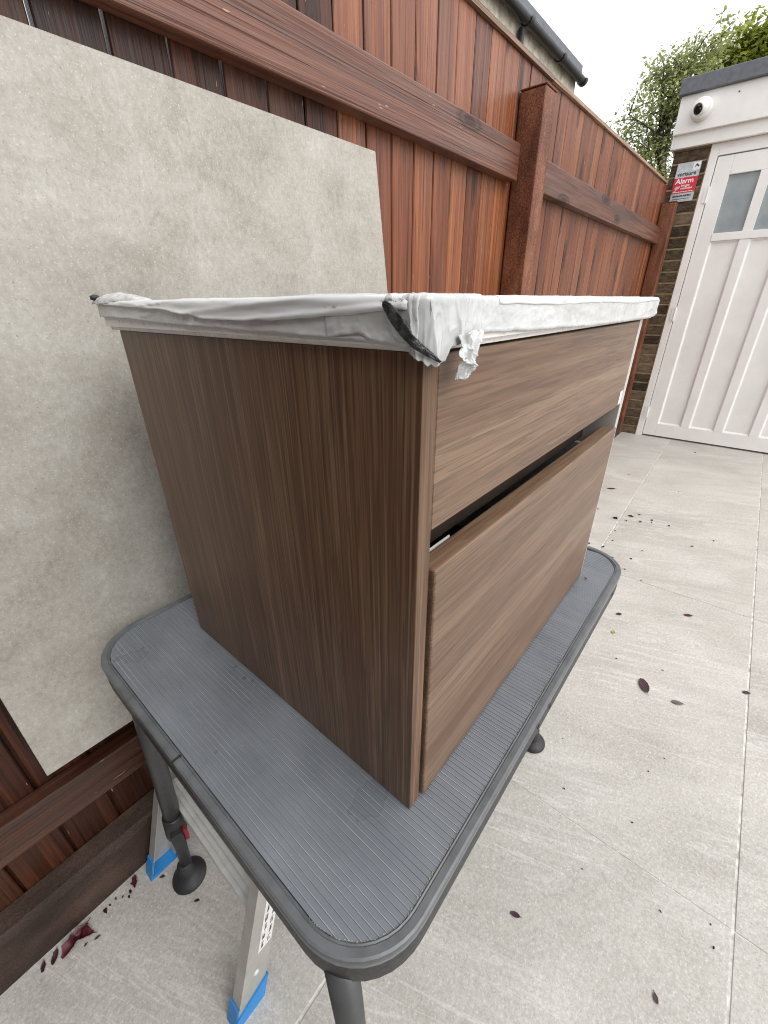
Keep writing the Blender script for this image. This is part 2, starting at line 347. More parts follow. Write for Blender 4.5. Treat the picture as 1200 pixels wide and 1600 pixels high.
def box(name, x0, x1, y0, y1, z0, z1, mat, parent=None, bevel=0.0015, seg=2, rot=None):
    c = Vector(((x0 + x1) / 2, (y0 + y1) / 2, (z0 + z1) / 2))
    bm = bmesh.new(); add_box(bm, x0 - c.x, x1 - c.x, y0 - c.y, y1 - c.y, z0 - c.z, z1 - c.z, bevel, seg)
    o = to_obj(name, bm, mat, parent, c - wl_(parent))
    if rot: o.rotation_euler = rot
    return o
def add_tube(bm, pts, radii, n=12, cap=True):
    rings = []
    for i, p in enumerate(pts):
        p = Vector(p)
        a = Vector(pts[max(i - 1, 0)]); b = Vector(pts[min(i + 1, len(pts) - 1)])
        d = (b - a).normalized()
        u = d.orthogonal().normalized() if i == 0 else (rings[-1][1] - d * rings[-1][1].dot(d)).normalized()
        w = d.cross(u); r = radii[i] if isinstance(radii, (list, tuple)) else radii
        rings.append(([bm.verts.new(p + (u * math.cos(k * 2 * math.pi / n) + w * math.sin(k * 2 * math.pi / n)) * r) for k in range(n)], u))
    for (r0, _), (r1, _) in zip(rings, rings[1:]):
        for k in range(n): bm.faces.new((r0[k], r0[(k + 1) % n], r1[(k + 1) % n], r1[k]))
    if cap:
        bm.faces.new(list(reversed(rings[0][0]))); bm.faces.new(rings[-1][0])
def tube(name, pts, radii, mat, parent=None, n=14):
    bm = bmesh.new(); w = wl_(parent)
    add_tube(bm, [Vector(p) - w for p in pts], radii, n)
    return to_obj(name, bm, mat, parent, smooth=True)
def add_lathe(bm, prof, n=24, mtx=None):
    rings = []
    for r, z in prof:
        rings.append([bm.verts.new((r * math.cos(k * 2 * math.pi / n), r * math.sin(k * 2 * math.pi / n), z)) for k in range(n)] if r > 1e-6 else [bm.verts.new((0, 0, z))])
    for a, b in zip(rings, rings[1:]):
        for k in range(n):
            k2 = (k + 1) % n
            if len(a) == 1 and len(b) == 1: continue
            if len(a) == 1: bm.faces.new((a[0], b[k2], b[k])) if False else bm.faces.new((a[0], b[k], b[k2]))
            elif len(b) == 1: bm.faces.new((a[k], a[k2], b[0]))
            else: bm.faces.new((a[k], a[k2], b[k2], b[k]))
    bmesh.ops.recalc_face_normals(bm, faces=bm.faces)
    if mtx is not None: bmesh.ops.transform(bm, matrix=mtx, verts=bm.verts)
def sheet(name, fn, nu, nv, mat, parent=None, thick=0.0006, smooth=True, loc=None):
    # a thin crumpled sheet: fn(u, v) gives a world point; it has real thickness
    w = wl_(parent) if loc is None else Vector(loc)
    bm = bmesh.new()
    P = [[bm.verts.new(Vector(fn(i / nu, j / nv)) - w) for j in range(nv + 1)] for i in range(nu + 1)]
    for i in range(nu):
        for j in range(nv): bm.faces.new((P[i][j], P[i + 1][j], P[i + 1][j + 1], P[i][j + 1]))
    o = to_obj(name, bm, mat, parent, smooth=smooth, loc=(0, 0, 0) if loc is None else loc)
    md = o.modifiers.new('thickness', 'SOLIDIFY'); md.thickness = thick; md.offset = 0
    return o
def nz(x, y, z=0.0): return noise.noise(Vector((x, y, z)))
def lerp_tab(tab, x):
    if x <= tab[0][0]: return tab[0][1]
    for (a, va), (b, vb) in zip(tab, tab[1:]):
        if x <= b:
            t = (x - a) / (b - a); t = t * t * (3 - 2 * t); return va + (vb - va) * t
    return tab[-1][1]

# ------------------------------------------------------------------ ground and patio (falls gently towards the camera)
bm = bmesh.new()
q = [bm.verts.new(p) for p in ((-150, -150, -0.16), (150, -150, -0.16), (150, 150, -0.16), (-150, 150, -0.16))]
bm.faces.new(q); tag(to_obj('ground', bm, M['lawn']), kind='structure')

SL = 0.03
def gz(x): return SL * x
YAW = R(0.85)
bm = bmesh.new(); add_box(bm, -3.6, 4.75, -5.2, 0.95, -0.14, -0.0016)
patio = tag(to_obj('patio', bm, M['grout']), kind='structure')
patio.rotation_euler = (0, -math.atan(SL), YAW)
xj = [0.755 + 1.185 * k for k in range(-4, 4)]
yj = [0.303 - 0.618 * k for k in range(-1, 9)]
for i in range(len(xj)):
    for j in range(len(yj) - 1):
        x0, x1 = xj[i], min(xj[i] + 1.185, 4.74); y1, y0 = min(yj[j], 0.945), yj[j + 1]
        if x0 < -3.6 or y0 < -5.2: continue
        gap = 0.0018
        bm = bmesh.new(); w_, h_ = (x1 - x0) / 2 - gap * 0.45, (y1 - y0) / 2 - gap * 1.35
        add_box(bm, -w_, w_, -h_, h_, -0.018, 0.0, 0.0012, 1)
        t = to_obj('paving_tile', bm, M['tile'], patio, ((x0 + x1) / 2, (y0 + y1) / 2, random.uniform(-0.0004, 0.0004)))

# ------------------------------------------------------------------ timber fence
YB, YF = 0.842, 0.804
fence = thing('timber_fence', (1.75, YB, 0), 'red-brown stained timber fence of upright boards with level rails, left of the white door', 'fence')
def ftop(x): return 1.911 + max(0, x - 2.0) * 0.016
PITCH = 0.0925
k0 = -16
for k in range(k0, 42):
    x0 = 0.295 + PITCH * k; x1 = x0 + PITCH
    if x0 > 4.13: break
    gap = 0.0050 if x1 < 0.62 else (0.0042 if x1 < 1.6 else random.choice((0.0022, 0.0042, 0.0046)))
    tp = ftop((x0 + x1) / 2)
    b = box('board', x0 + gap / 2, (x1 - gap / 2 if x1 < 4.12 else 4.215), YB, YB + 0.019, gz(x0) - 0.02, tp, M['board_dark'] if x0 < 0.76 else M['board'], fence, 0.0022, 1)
    if x0 > 0.72 or x0 < 0.25:      # the tongue that closes the joint
        bt = bmesh.new(); bt.from_mesh(b.data); cx_ = b.location + fence.location
        add_box(bt, x0 - gap / 2 - 0.004 - cx_.x, x0 + gap / 2 - cx_.x, 0.003, 0.009, gz(x0) - 0.02 - cx_.z, tp - 0.001 - cx_.z); bt.to_mesh(b.data); bt.free()
    b.location.y += random.uniform(0.0, 0.002); b.rotation_euler = (0, random.uniform(-0.0008, 0.0008), random.uniform(-0.006, 0.006))
for xa, xb in ((-1.2, 1.95), (1.951, 4.14)):
    bm = bmesh.new()
    if True:
        z0, z1 = ftop(xa), ftop(xb)
        vv = [bm.verts.new((x - 1.75, y - YB, z)) for x, z in ((xa, z0), (xb, z1)) for y, z in ((YB - 0.010, z), (YB + 0.030, z), (YB + 0.030, z + 0.012), (YB - 0.010, z + 0.012))]
        for f in ((0, 1, 5, 4), (1, 2, 6, 5), (2, 3, 7, 6), (3, 0, 4, 7)): bm.faces.new([vv[i] for i in f])
        bm.faces.new([vv[i] for i in (3, 2, 1, 0)]); bm.faces.new([vv[i] for i in (4, 5, 6, 7)])
    to_obj('capping_strip', bm, M['cap'], fence)
for xa, xb in ((-1.25, 1.672), (1.800, 4.13)):
    box('rail', xa, xb, YF, YB - 0.001, 1.578, 1.678, M['rail'], fence, 0.003, 2)
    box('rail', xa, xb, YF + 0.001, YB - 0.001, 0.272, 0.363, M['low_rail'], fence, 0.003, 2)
for xp in (-0.62, 1.700, 4.140):
    zb = gz(xp) - 0.02
    zt = 1.822 if xp < 3 else 1.832
    p = box('post', xp, xp + 0.090, 0.751, YB - 0.002, zb, zt, M['post'], fence, 0.006, 3)
    box('post_cap', xp - 0.002, xp + 0.092, 0.749, YB - 0.003, zt + 0.0005, zt + 0.005, M['post'], p, 0.0015, 1)
# gravel board lying on the paving along the foot of the boards
bm = bmesh.new()
segs = 60
prev = None
for i in range(segs + 1):
    x = -1.3 + i * 5.43 / segs
    yf = 0.786 - 0.0075 * max(0, x)
    g0 = gz(x)
    prof = [(YB - 0.0015, g0 - 0.01), (YB - 0.0015, g0 + 0.135), (yf + 0.012, g0 + 0.131), (yf + 0.004, g0 + 0.127), (yf, g0 + 0.116), (yf - 0.001, g0 - 0.002)]
    ring = [bm.verts.new((x - 1.75, y - YB + 0.0012 * nz(x * 3, y * 20), z + 0.0012 * nz(x * 4 + 9, y * 15))) for y, z in prof]
    if prev:
        for a in range(len(prof)):
            b2 = (a + 1) % len(prof); bm.faces.new((prev[a], ring[a], ring[b2], prev[b2]))
    else: bm.faces.new(ring)
    prev = ring
bm.faces.new(list(reversed(prev)))
bmesh.ops.recalc_face_normals(bm, faces=bm.faces)
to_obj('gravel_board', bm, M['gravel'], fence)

# ------------------------------------------------------------------ garage with white double doors
GX = 4.26
GZ = gz(GX) - 0.003
garage = thing('garage', (GX, -0.45, GZ), 'small brick garage with white panelled doors, white fascia and grey roof edge', 'garage')
bm = bmesh.new(); GO = Vector((GX, -0.45, GZ))
def gb(bm, x0, x1, y0, y1, z0, z1, bev=0.0): add_box(bm, x0 - GO.x, x1 - GO.x, y0 - GO.y, y1 - GO.y, z0 - GO.z, z1 - GO.z, bev)
YL, YR = 0.862, -1.80
gb(bm, GX + 0.002, GX + 0.22, 0.6385, YL - 0.004, GZ - 0.2, 2.30)
gb(bm, GX + 0.004, GX + 0.22, YR + 0.004, -1.555, GZ - 0.2, 2.30)
gb(bm, GX + 0.2205, GX + 5.2, YL - 0.22, YL - 0.006, GZ - 0.2, 2.30)
gb(bm, GX + 0.2205, GX + 5.2, YR + 0.006, YR + 0.22, GZ - 0.2, 2.30)
gb(bm, GX + 5.2005, GX + 5.4, YR + 0.006, YL - 0.006, GZ - 0.2, 2.30)
wall = to_obj('wall', bm, M['mortar'], garage)
bme = []
for v in range(4):
    b = bmesh.new(); add_box(b, -0.004, 0.1, -0.1055, 0.1055, -0.0320, 0.0320, 0.004, 2)
    for vt in b.verts: vt.co += Vector((0.0022 * nz(vt.co.y * 60 + v * 9, vt.co.z * 60), 0.0015 * nz(vt.co.z * 50, v * 5), 0.0018 * nz(vt.co.y * 40, v * 7)))
    me = bpy.data.meshes.new('brick'); b.to_mesh(me); b.free(); me.materials.append(M['brick']); bme.append(me)
for c_ in range(28):
    z = GZ + 0.036 + 0.075 * c_
    for yc in (0.752, -1.676):
        o = bpy.data.objects.new('brick', random.choice(bme)); link(o, wall, Vector((GX, yc, z)) - GO)
        o.location.x += random.uniform(-0.003, 0.001); o.rotation_euler = (random.uniform(-.008, .008), math.pi if False else 0, random.uniform(-.01, .01))
    if c_ < 28:   # the return along the fence side
        for r_ in range(2):
            o = bpy.data.objects.new('brick', random.choice(bme)); link(o, wall, Vector((GX + 0.33 + 0.225 * r_ + (0.11 if c_ % 2 else 0), YL - 0.002, z)) - GO)
            o.rotation_euler = (0, 0, -math.pi / 2)
# frame
bm = bmesh.new()
gb(bm, GX - 0.012, GX + 0.09, 0.590, 0.638, GZ - 0.01, 2.118, 0.002)
gb(bm, GX - 0.012, GX + 0.09, -1.553, -1.505, GZ - 0.01, 2.118, 0.002)
gb(bm, GX - 0.013, GX + 0.09, -1.5045, 0.5895, 2.081, 2.118, 0.002)
to_obj('door_frame', bm, M['door_white'], garage)
box('lintel_board', GX - 0.008, GX + 0.10, -1.553, 0.640, 2.1185, 2.152, M['door_white'], garage, 0.002)
box('threshold', GX + 0.03, GX + 0.10, -1.504, 0.589, GZ - 0.01, GZ + 0.009, M['dark_gap'], garage, 0.001)
box('shadow_gap_backing', GX + 0.062, GX + 0.072, -1.5045, 0.5895, GZ + 0.0095, 2.0805, M['dark_gap'], garage, 0.0)
def door_leaf(yl, sgn):
    # yl: hinge side; the leaf runs towards -Y when sgn = -1
    Y = lambda d: yl + sgn * d
    dz0, dz1 = GZ + 0.016, 2.076
    bm = bmesh.new(); X0, X1 = GX - 0.006, GX + 0.040
    base = Vector((GX, Y(0.5), dz0))
    def db(d0, d1, z0, z1, x0=X0, x1=X1, bev=0.0025):
        a, b2 = sorted((Y(d0), Y(d1)))
        add_box(bm, x0 - base.x, x1 - base.x, a - base.y, b2 - base.y, z0 - base.z, z1 - base.z, bev, 2)
    W_ = 1.033; st = 0.093; mu = 0.058; pw = (W_ - 2 * st - 3 * mu) / 4
    db(0, st - .0003, dz0, dz1); db(W_ - st + .0003, W_, dz0, dz1)
    db(st, W_ - st, dz0, dz0 + 0.105, X0 + .0004); db(st, W_ - st, 1.966, dz1, X0 + .0004); db(st, W_ - st, 1.580, 1.628, X0 - 0.003)
    bays = []
    d = st
    for i in range(4):
        bays.append((d, d + pw)); d += pw
        if i < 3:
            db(d, d + mu, dz0 + 0.1053, 1.5797, X0 + .0006); db(d, d + mu, 1.6283, 1.9657, X0 + .0006); d += mu
    leaf = to_obj('door', bm, M['door_white'], garage, base - GO)
    for a, b2 in bays:
        y0, y1 = sorted((Y(a), Y(b2)))
        p = box('door_panel', GX + 0.010, GX + 0.030, y0 - .002, y1 + .002, dz0 + 0.1035, 1.5815, M['door_white'], leaf, 0.0)
        # bevelled moulding inside each panel opening
        bm2 = bmesh.new(); zz0, zz1 = dz0 + 0.1058, 1.5792
        o4 = [(y0 + .0005, zz0), (y1 - .0005, zz0), (y1 - .0005, zz1), (y0 + .0005, zz1)]
        i4 = [(y0 + .011, zz0 + .012), (y1 - .011, zz0 + .012), (y1 - .011, zz1 - .012), (y0 + .011, zz1 - .012)]
        cb = Vector((GX, (y0 + y1) / 2, zz0))
        vo = [bm2.verts.new(Vector((GX + 0.0, y, z)) - cb) for y, z in o4]; vi = [bm2.verts.new(Vector((GX + 0.0092, y, z)) - cb) for y, z in i4]
        for k in range(4): bm2.faces.new((vo[k], vi[k], vi[(k + 1) % 4], vo[(k + 1) % 4]))
        bmesh.ops.recalc_face_normals(bm2, faces=bm2.faces)
        mo = to_obj('moulding', bm2, M['door_white'], leaf, cb - wl_(leaf))
        sd = mo.modifiers.new('thickness', 'SOLIDIFY'); sd.thickness = 0.001
        gl = box('pane', GX + 0.012, GX + 0.018, y0 - .002, y1 + .002, 1.6265, 1.9675, M['glass'], leaf, 0.0)
    for zc in (1.862, 1.105, 0.335):
        yh = Y(-0.004)
        hb = bmesh.new(); add_tube(hb, [(0, 0, -0.048), (0, 0, 0.048)], 0.006, 10); add_box(hb, -0.002, 0.001, 0.0 if sgn < 0 else -0.022, 0.022 if sgn < 0 else 0.0, -0.045, 0.045, 0.0)
        to_obj('hinge', hb, M['door_white'], leaf, Vector((GX - 0.0145, yh, zc)) - wl_(leaf), smooth=False)
    return leaf
door_leaf(0.5855, -1); door_leaf(-1.5005, 1)
# fascia and roof
box('fascia_board', GX - 0.045, GX - 0.009, YR - 0.03, YL + 0.008, 2.152, 2.246, M['fascia_white'], garage, 0.003)
f2 = box('fascia_board', GX - 0.070, GX - 0.0455, YR - 0.035, YL + 0.020, 2.228, 2.430, M['fascia_white'], garage, 0.003)
box('fascia_end', GX - 0.0445, GX + 5.4, YL + 0.0085, YL + 0.022, 2.153, 2.430, M['fascia_white'], garage, 0.002)
box('fascia_end', GX - 0.0445, GX + 5.4, YR - 0.050, YR - 0.0305, 2.153, 2.430, M['fascia_white'], garage, 0.002)
box('roof_deck', GX - 0.04, GX + 5.38, YR - 0.03, YL + 0.006, 2.31, 2.478, M['roof_felt'], garage, 0.004)
box('roof_edge_trim', GX - 0.098, GX - 0.0405, YR - 0.06, YL + 0.036, 2.4305, 2.517, M['roof_felt'], garage, 0.006, 3)
box('roof_edge_trim', GX - 0.040, GX + 5.42, YL + 0.0065, YL + 0.036, 2.4305, 2.515, M['roof_felt'], garage, 0.006, 3)
bm = bmesh.new(); add_lathe(bm, [(0, 0.003), (0.004, 0.002), (0.005, 0)], 10, Matrix.Rotation(-math.pi / 2, 4, 'Y'))
to_obj('screw_head', bm, M['leg_metal'], garage, Vector((GX - 0.0702, 0.560, 2.385)) - GO, True)

# ------------------------------------------------------------------ dome camera on the fascia
WALLM = Matrix(((0, 0, -1), (-1, 0, 0), (0, 1, 0)))    # local x right, y up, z out of the wall
dome = thing('security_camera', (GX - 0.0705, 0.742, 2.335), 'round white dome security camera on the white fascia', 'security camera')
dome.rotation_euler = WALLM.to_euler()
bm = bmesh.new(); add_lathe(bm, [(0, 0), (0.060, 0), (0.061, 0.006), (0.060, 0.024), (0.056, 0.030), (0, 0.030)], 40)
to_obj('base', bm, M['cam_white'], dome, smooth=True)
bm = bmesh.new(); add_lathe(bm, [(0.057, 0.0305), (0.058, 0.032), (0.057, 0.044), (0.050, 0.050), (0.043, 0.050), (0.043, 0.0305)], 40)
to_obj('collar', bm, M['cam_white'], dome, smooth=True)
ball_dir = Vector((-0.42, -0.30, 0.86)).normalized()
mt = Matrix.Translation((0, 0, 0.042)) @ ball_dir.to_track_quat('Z', 'Y').to_matrix().to_4x4()
prof = [(0.045 * math.sin(a), 0.045 * math.cos(a)) for a in [R(x) for x in (42, 50, 60, 75, 90, 110, 135, 160)]] + [(0, -0.045)]
bm = bmesh.new(); add_lathe(bm, [(0.029, 0.0325)] + prof, 36, mt)
ball = to_obj('eyeball', bm, M['cam_white'], dome, smooth=True)
bm = bmesh.new(); add_lathe(bm, [(0, 0.0345), (0.018, 0.034), (0.0295, 0.0322), (0.0295, 0.028), (0, 0.028)], 32, mt)
to_obj('lens_cover', bm, M['cam_black'], ball, smooth=True)
for dx in (-0.011, 0.011):
    bm = bmesh.new(); add_lathe(bm, [(0, 0.0355), (0.0035, 0.035), (0.0038, 0.0335)], 10, mt @ Matrix.Translation((dx, 0.013, 0)))
    to_obj('lens_glint', bm, M['pipe_grey'], ball, smooth=True)  # pale dots placed on the lens cover as glints

# ------------------------------------------------------------------ alarm sign on the brickwork
SGW, SGH = 0.143, 0.228
sign = thing('alarm_sign', (GX - 0.0085, 0.7455, 1.844), 'silver and red alarm warning sign on the brick pier above the fence post', 'sign')
sign.rotation_euler = WALLM.to_euler()
def flat(name, x0, x1, y0, y1, z, mat, parent, th=0.0008):
    bm = bmesh.new(); add_box(bm, x0, x1, y0, y1, z, z + th)
    return to_obj(name, bm, mat, parent)
flat('plate', -SGW / 2, SGW / 2, 0, SGH, 0, M['sign_grey'], sign, 0.002)
flat('red_band', -SGW / 2, SGW / 2, 0.052, 0.143, 0.0022, M['sign_red'], sign)
def text(body, size, x, y, z, mat, parent, align='LEFT', bold=0.0, sx=1.0, name='lettering'):
    cu = bpy.data.curves.new('lettering', 'FONT'); cu.body = body; cu.size = size; cu.extrude = 0.0003
    cu.align_x = align; cu.offset = bold
    ob = bpy.data.objects.new('lettering_curve', cu); COL.objects.link(ob)
    dg = bpy.context.evaluated_depsgraph_get(); me = bpy.data.meshes.new_from_object(ob.evaluated_get(dg))
    bpy.data.objects.remove(ob); bpy.data.curves.remove(cu)
    me.materials.clear(); me.materials.append(mat)
    o = link(bpy.data.objects.new(name, me), parent, (x, y, z)); o.scale = (sx, 1, 1); return o
text('verisure', 0.034, -0.060, 0.153, 0.0030, M['ink'], sign, bold=0.0006, sx=1.02)
text('Alarm', 0.042, -0.060, 0.109, 0.0034, M['sign_white'], sign, bold=0.0008, sx=1.06)
text('Images', 0.019, -0.020, 0.090, 0.0034, M['sign_white'], sign, bold=0.0003)
text('recorded', 0.019, -0.020, 0.074, 0.0034, M['sign_white'], sign, bold=0.0003)
bm = bmesh.new()                    # camera pictogram beside the words
pts = [(-0.066, 0.062), (-0.052, 0.071), (-0.058, 0.084), (-0.050, 0.094), (-0.026, 0.093), (-0.026, 0.086), (-0.046, 0.070), (-0.056, 0.060)]
bm.faces.new([bm.verts.new((x, y, 0.0034)) for x, y in pts])
to_obj('pictogram', bm, M['sign_grey'], sign)
# logo: small diamonds on a pale patch
flat('logo_patch', 0.026, 0.066, 0.178, 0.222, 0.0022, M['sign_white'], sign)
bm = bmesh.new()
for cx, cy, s in ((0.047, 0.207, 0.008), (0.056, 0.200, 0.007), (0.040, 0.199, 0.0045)):
    bm.faces.new([bm.verts.new((cx + s * a, cy + s * b2, 0.0034)) for a, b2 in ((1, 0), (0, 1), (-1, 0), (0, -1))])
to_obj('logo', bm, M['ink'], sign)
bm = bmesh.new(); rr = random.Random(4)
def dashes(y, h, x0, x1, z):
    x = x0
    while x < x1:
        w = rr.uniform(0.003, 0.009); add_box(bm, x, min(x + w, x1), y, y + h * rr.uniform(0.7, 1), z, z + 0.0004); x += w + rr.uniform(0.0012, 0.003)
dashes(0.0575, 0.005, -0.064, 0.060, 0.0032); to_obj('small_print', bm, M['sign_white'], sign)
bm = bmesh.new(); dashes(0.030, 0.012, -0.058, 0.056, 0.0022); dashes(0.016, 0.005, -0.054, 0.050, 0.0022)
to_obj('small_print', bm, M['ink'], sign)

# ------------------------------------------------------------------ neighbour's low outbuilding seen over the fence
nb = thing('neighbouring_outbuilding', (1.6, 1.60, -0.1), 'neighbouring outbuilding with mossy eaves and black gutter over the fence', 'building')
SZ = 1.208 + 1.372
box('wall', 2.06, 3.80, 1.56, 4.2, -0.1, SZ - 0.05, M['nbr_brick'], nb, 0.0)
box('fascia', 1.96, 3.862, 1.498, 1.520, SZ - 0.098, SZ, M['soffit'], nb, 0.002)
box('soffit', 1.96, 3.862, 1.5205, 1.5595, SZ - 0.090, SZ - 0.070, M['soffit'], nb, 0.002)
box('roof', 1.96, 3.90, 1.478, 4.3, SZ + 0.0005, SZ + 0.07, M['roof_felt'], nb, 0.003)
box('barge_end', 3.8005, 3.852, 1.5605, 4.2, SZ - 0.12, SZ - 0.0005, M['nbr_brick'], nb, 0.004)
gy, gzc, gr = 1.462, SZ - 0.010, 0.028
n_ = 12
bm = bmesh.new()
def half(x, r): return [bm.verts.new((x - 1.6, gy - 1.60 + r * math.cos(math.pi + math.pi * k / n_), gzc + 0.1 + r * math.sin(math.pi + math.pi * k / n_))) for k in range(n_ + 1)]
A, B = half(1.96, gr), half(3.90, gr); A2, B2 = half(1.96, gr - .004), half(3.90, gr - .004)
for k in range(n_):
    bm.faces.new((A[k], B[k], B[k + 1], A[k + 1])); bm.faces.new((A2[k], A2[k + 1], B2[k + 1], B2[k]))
bm.faces.new(B); bm.faces.new(A)
bm.faces.new((A[0], A2[0], B2[0], B[0])); bm.faces.new((A[-1], B[-1], B2[-1], A2[-1]))
gut = to_obj('gutter', bm, M['gutter'], nb, smooth=False)
for xb in (2.45, 2.95, 3.45, 3.868):
    bm = bmesh.new(); r = gr + 0.004; A, B = [], []
    for k in range(n_ + 1):
        a = math.pi + math.pi * k / n_
        for L_, x in ((A, xb), (B, xb + 0.035)): L_.append(bm.verts.new((x - 1.6, gy - 1.60 + r * math.cos(a), gzc + 0.1 + 0.003 + r * math.sin(a))))
    for k in range(n_): bm.faces.new((A[k], B[k], B[k + 1], A[k + 1]))
    o = to_obj('gutter_bracket', bm, M['gutter'], gut)
    o.modifiers.new('thickness', 'SOLIDIFY').thickness = 0.003
tube('downpipe', [(2.93, 1.476, 0.0), (2.93, 1.476, SZ - 0.052)], 0.017, M['gutter'], nb)
tube('vent_pipe', [(2.98, 1.56, SZ + 0.06), (2.98, 1.56, SZ + 0.75)], 0.016, M['pipe_grey'], nb)

# ------------------------------------------------------------------ unseen wall added behind the camera to shade the cabinet side
hs_ = thing('shade_wall', (-1.4, -1.2, -0.1), 'unseen grey wall added behind the camera to shade the cabinet side', 'shade_wall')
box('wall', -1.55, -1.30, -4.6, 1.4, -0.1, 2.75, M['shade_wall_mat'], hs_, 0.0)
box('eaves', -1.75, -1.18, -4.7, 1.5, 2.7505, 2.86, M['roof_felt'], hs_, 0.004)  # overhang of the added shading wall

# ------------------------------------------------------------------ trees behind the garage
def leafy(name, label, base, trunk_pts, blobs, nleaf, lsize, mat, seed, limbs):
    rr = random.Random(seed)
    t = thing(name, base, label, 'tree')
    B = Vector(base); bm = bmesh.new()
    n = len(trunk_pts)
    add_tube(bm, [Vector(p) - B for p in trunk_pts], [0.16 * (1 - 0.7 * i / (n - 1)) for i in range(n)], 9)
    to_obj('trunk', bm, M['bark'], t, smooth=True)
    bm = bmesh.new(); tips = []
    for (c, r) in blobs:
        c = Vector(c); r = Vector(r)
        for k in range(limbs):
            st = Vector(rr.choice(trunk_pts[1:])).lerp(Vector(trunk_pts[-1]), rr.random() * 0.5)
            e = c + Vector((rr.gauss(0, .42) * r.x, rr.gauss(0, .42) * r.y, rr.gauss(0, .42) * r.z))
            mid = st.lerp(e, 0.5) + Vector((rr.uniform(-.15, .15), rr.uniform(-.15, .15), rr.uniform(-.05, .22)))
            add_tube(bm, [st - B, mid - B, e - B], [0.030, 0.017, 0.006], 6)
            for q_ in range(5):
                s2 = mid.lerp(e, rr.random()); e2 = s2 + Vector((rr.uniform(-1, 1), rr.uniform(-1, 1), rr.uniform(-.4, 1))) * 0.42
                add_tube(bm, [s2 - B, s2.lerp(e2, .5) + Vector((0, 0, .04)) - B, e2 - B], [0.011, 0.008, 0.003], 5); tips.append(e2); tips.append(s2.lerp(e2, .6))
            tips.append(e)
    to_obj('limbs', bm, M['bark'], t, smooth=True)
    V, F, T = [], [], []
    clumps = []
    for (c, r) in blobs:
        for k in range(int(26 * r[0] * r[1] * r[2] + 16)):
            d = Vector((rr.gauss(0, 1), rr.gauss(0, 1), rr.gauss(0, 1))).normalized() * (rr.random() ** 0.45)
            clumps.append(Vector(c) + Vector((d.x * r[0], d.y * r[1], d.z * r[2])))
    clumps += tips
    for k in range(nleaf):
        cc_ = rr.choice(clumps); p = cc_ + Vector((rr.gauss(0, .11), rr.gauss(0, .11), rr.gauss(0, .09)))
        d = Vector((rr.uniform(-1, 1), rr.uniform(-1, 1), rr.uniform(-.9, .3))).normalized()
        s = d.cross(Vector((rr.uniform(-.6, .6), rr.uniform(-.6, .6), 1))).normalized(); u_ = d.cross(s)
        L = lsize * rr.uniform(.65, 1.3); w = L * 0.30
        i0 = len(V)
        for q_ in (p, p + d * L * .45 + s * w + u_ * w * .35, p + d * L, p + d * L * .45 - s * w + u_ * w * .35): V.append(q_ - B)
        F += [(i0, i0 + 1, i0 + 2), (i0, i0 + 2, i0 + 3)]
        tn = min(1, max(0, rr.gauss(.5, .28))); T += [tn] * 4
    me = bpy.data.meshes.new('crown'); me.from_pydata([tuple(v) for v in V], [], F); me.materials.append(mat)
    at = me.attributes.new('tone', 'FLOAT', 'POINT'); at.data.foreach_set('value', T)
    link(bpy.data.objects.new('crown', me), t)
    return t
leafy('garden_tree', 'loose grey-green tree with dark bare limbs left of the garage roof', (11.6, 2.1, -0.16),
      [(11.6, 2.1, -0.2), (11.5, 2.1, 1.6), (11.4, 2.2, 2.7), (11.2, 2.4, 3.4), (11.2, 2.6, 4.1)],
      [((11.2, 3.02, 4.15), (.6, .40, .5)), ((11.2, 2.75, 3.55), (.6, .35, .5)), ((11.3, 2.65, 4.75), (.6, .42, .45)), ((11.3, 2.35, 4.3), (.6, .4, .6)),
       ((11.5, 2.3, 5.0), (.6, .4, .35)), ((11.1, 2.45, 3.1), (.5, .35, .35))], 8500, 0.075, M['foliage'], 5, 4)
leafy('broad_tree', 'dense yellow-green tree rising behind the grey garage roof edge', (15.5, 1.6, -0.16),
      [(15.5, 1.6, -0.2), (15.5, 1.6, 2.4), (15.3, 1.8, 4.0), (15.2, 1.9, 5.2)],
      [((15.2, 2.25, 6.0), (.9, .62, .72)), ((15.2, 1.5, 6.05), (.9, .7, .75)), ((15.4, .6, 5.9), (.9, .8, .9)), ((15.2, 1.4, 5.2), (.9, .9, .5)), ((15.5, -.4, 5.6), (.9, .8, .9))], 17000, 0.13, M['foliage_y'], 8, 6)

# ------------------------------------------------------------------ stone slab leaning on the fence, stood on the step platform
PT = 0.466          # platform top
yb_, yt_ = 0.748, 0.8205; zt_ = 1.208 + 0.317
ang = math.atan2(yt_ - yb_, zt_ - PT); LEN = math.hypot(yt_ - yb_, zt_ - PT)
bm = bmesh.new(); add_box(bm, -0.500, 0.560, 0.0, 0.019, 0.0, LEN, 0.0008, 1)
for v in bm.verts:      # the right-hand cut is not quite square
    if v.co.x > 0.3: v.co.x -= 0.066 * v.co.z / LEN
slab = to_obj('stone_slab', bm, M['stone'], loc=(0.4535, yb_, PT + 0.0005)); slab.rotation_euler = (-ang, 0, 0)
tag(slab, 'large square beige mottled stone slab leaning against the fence behind the table', 'stone slab')

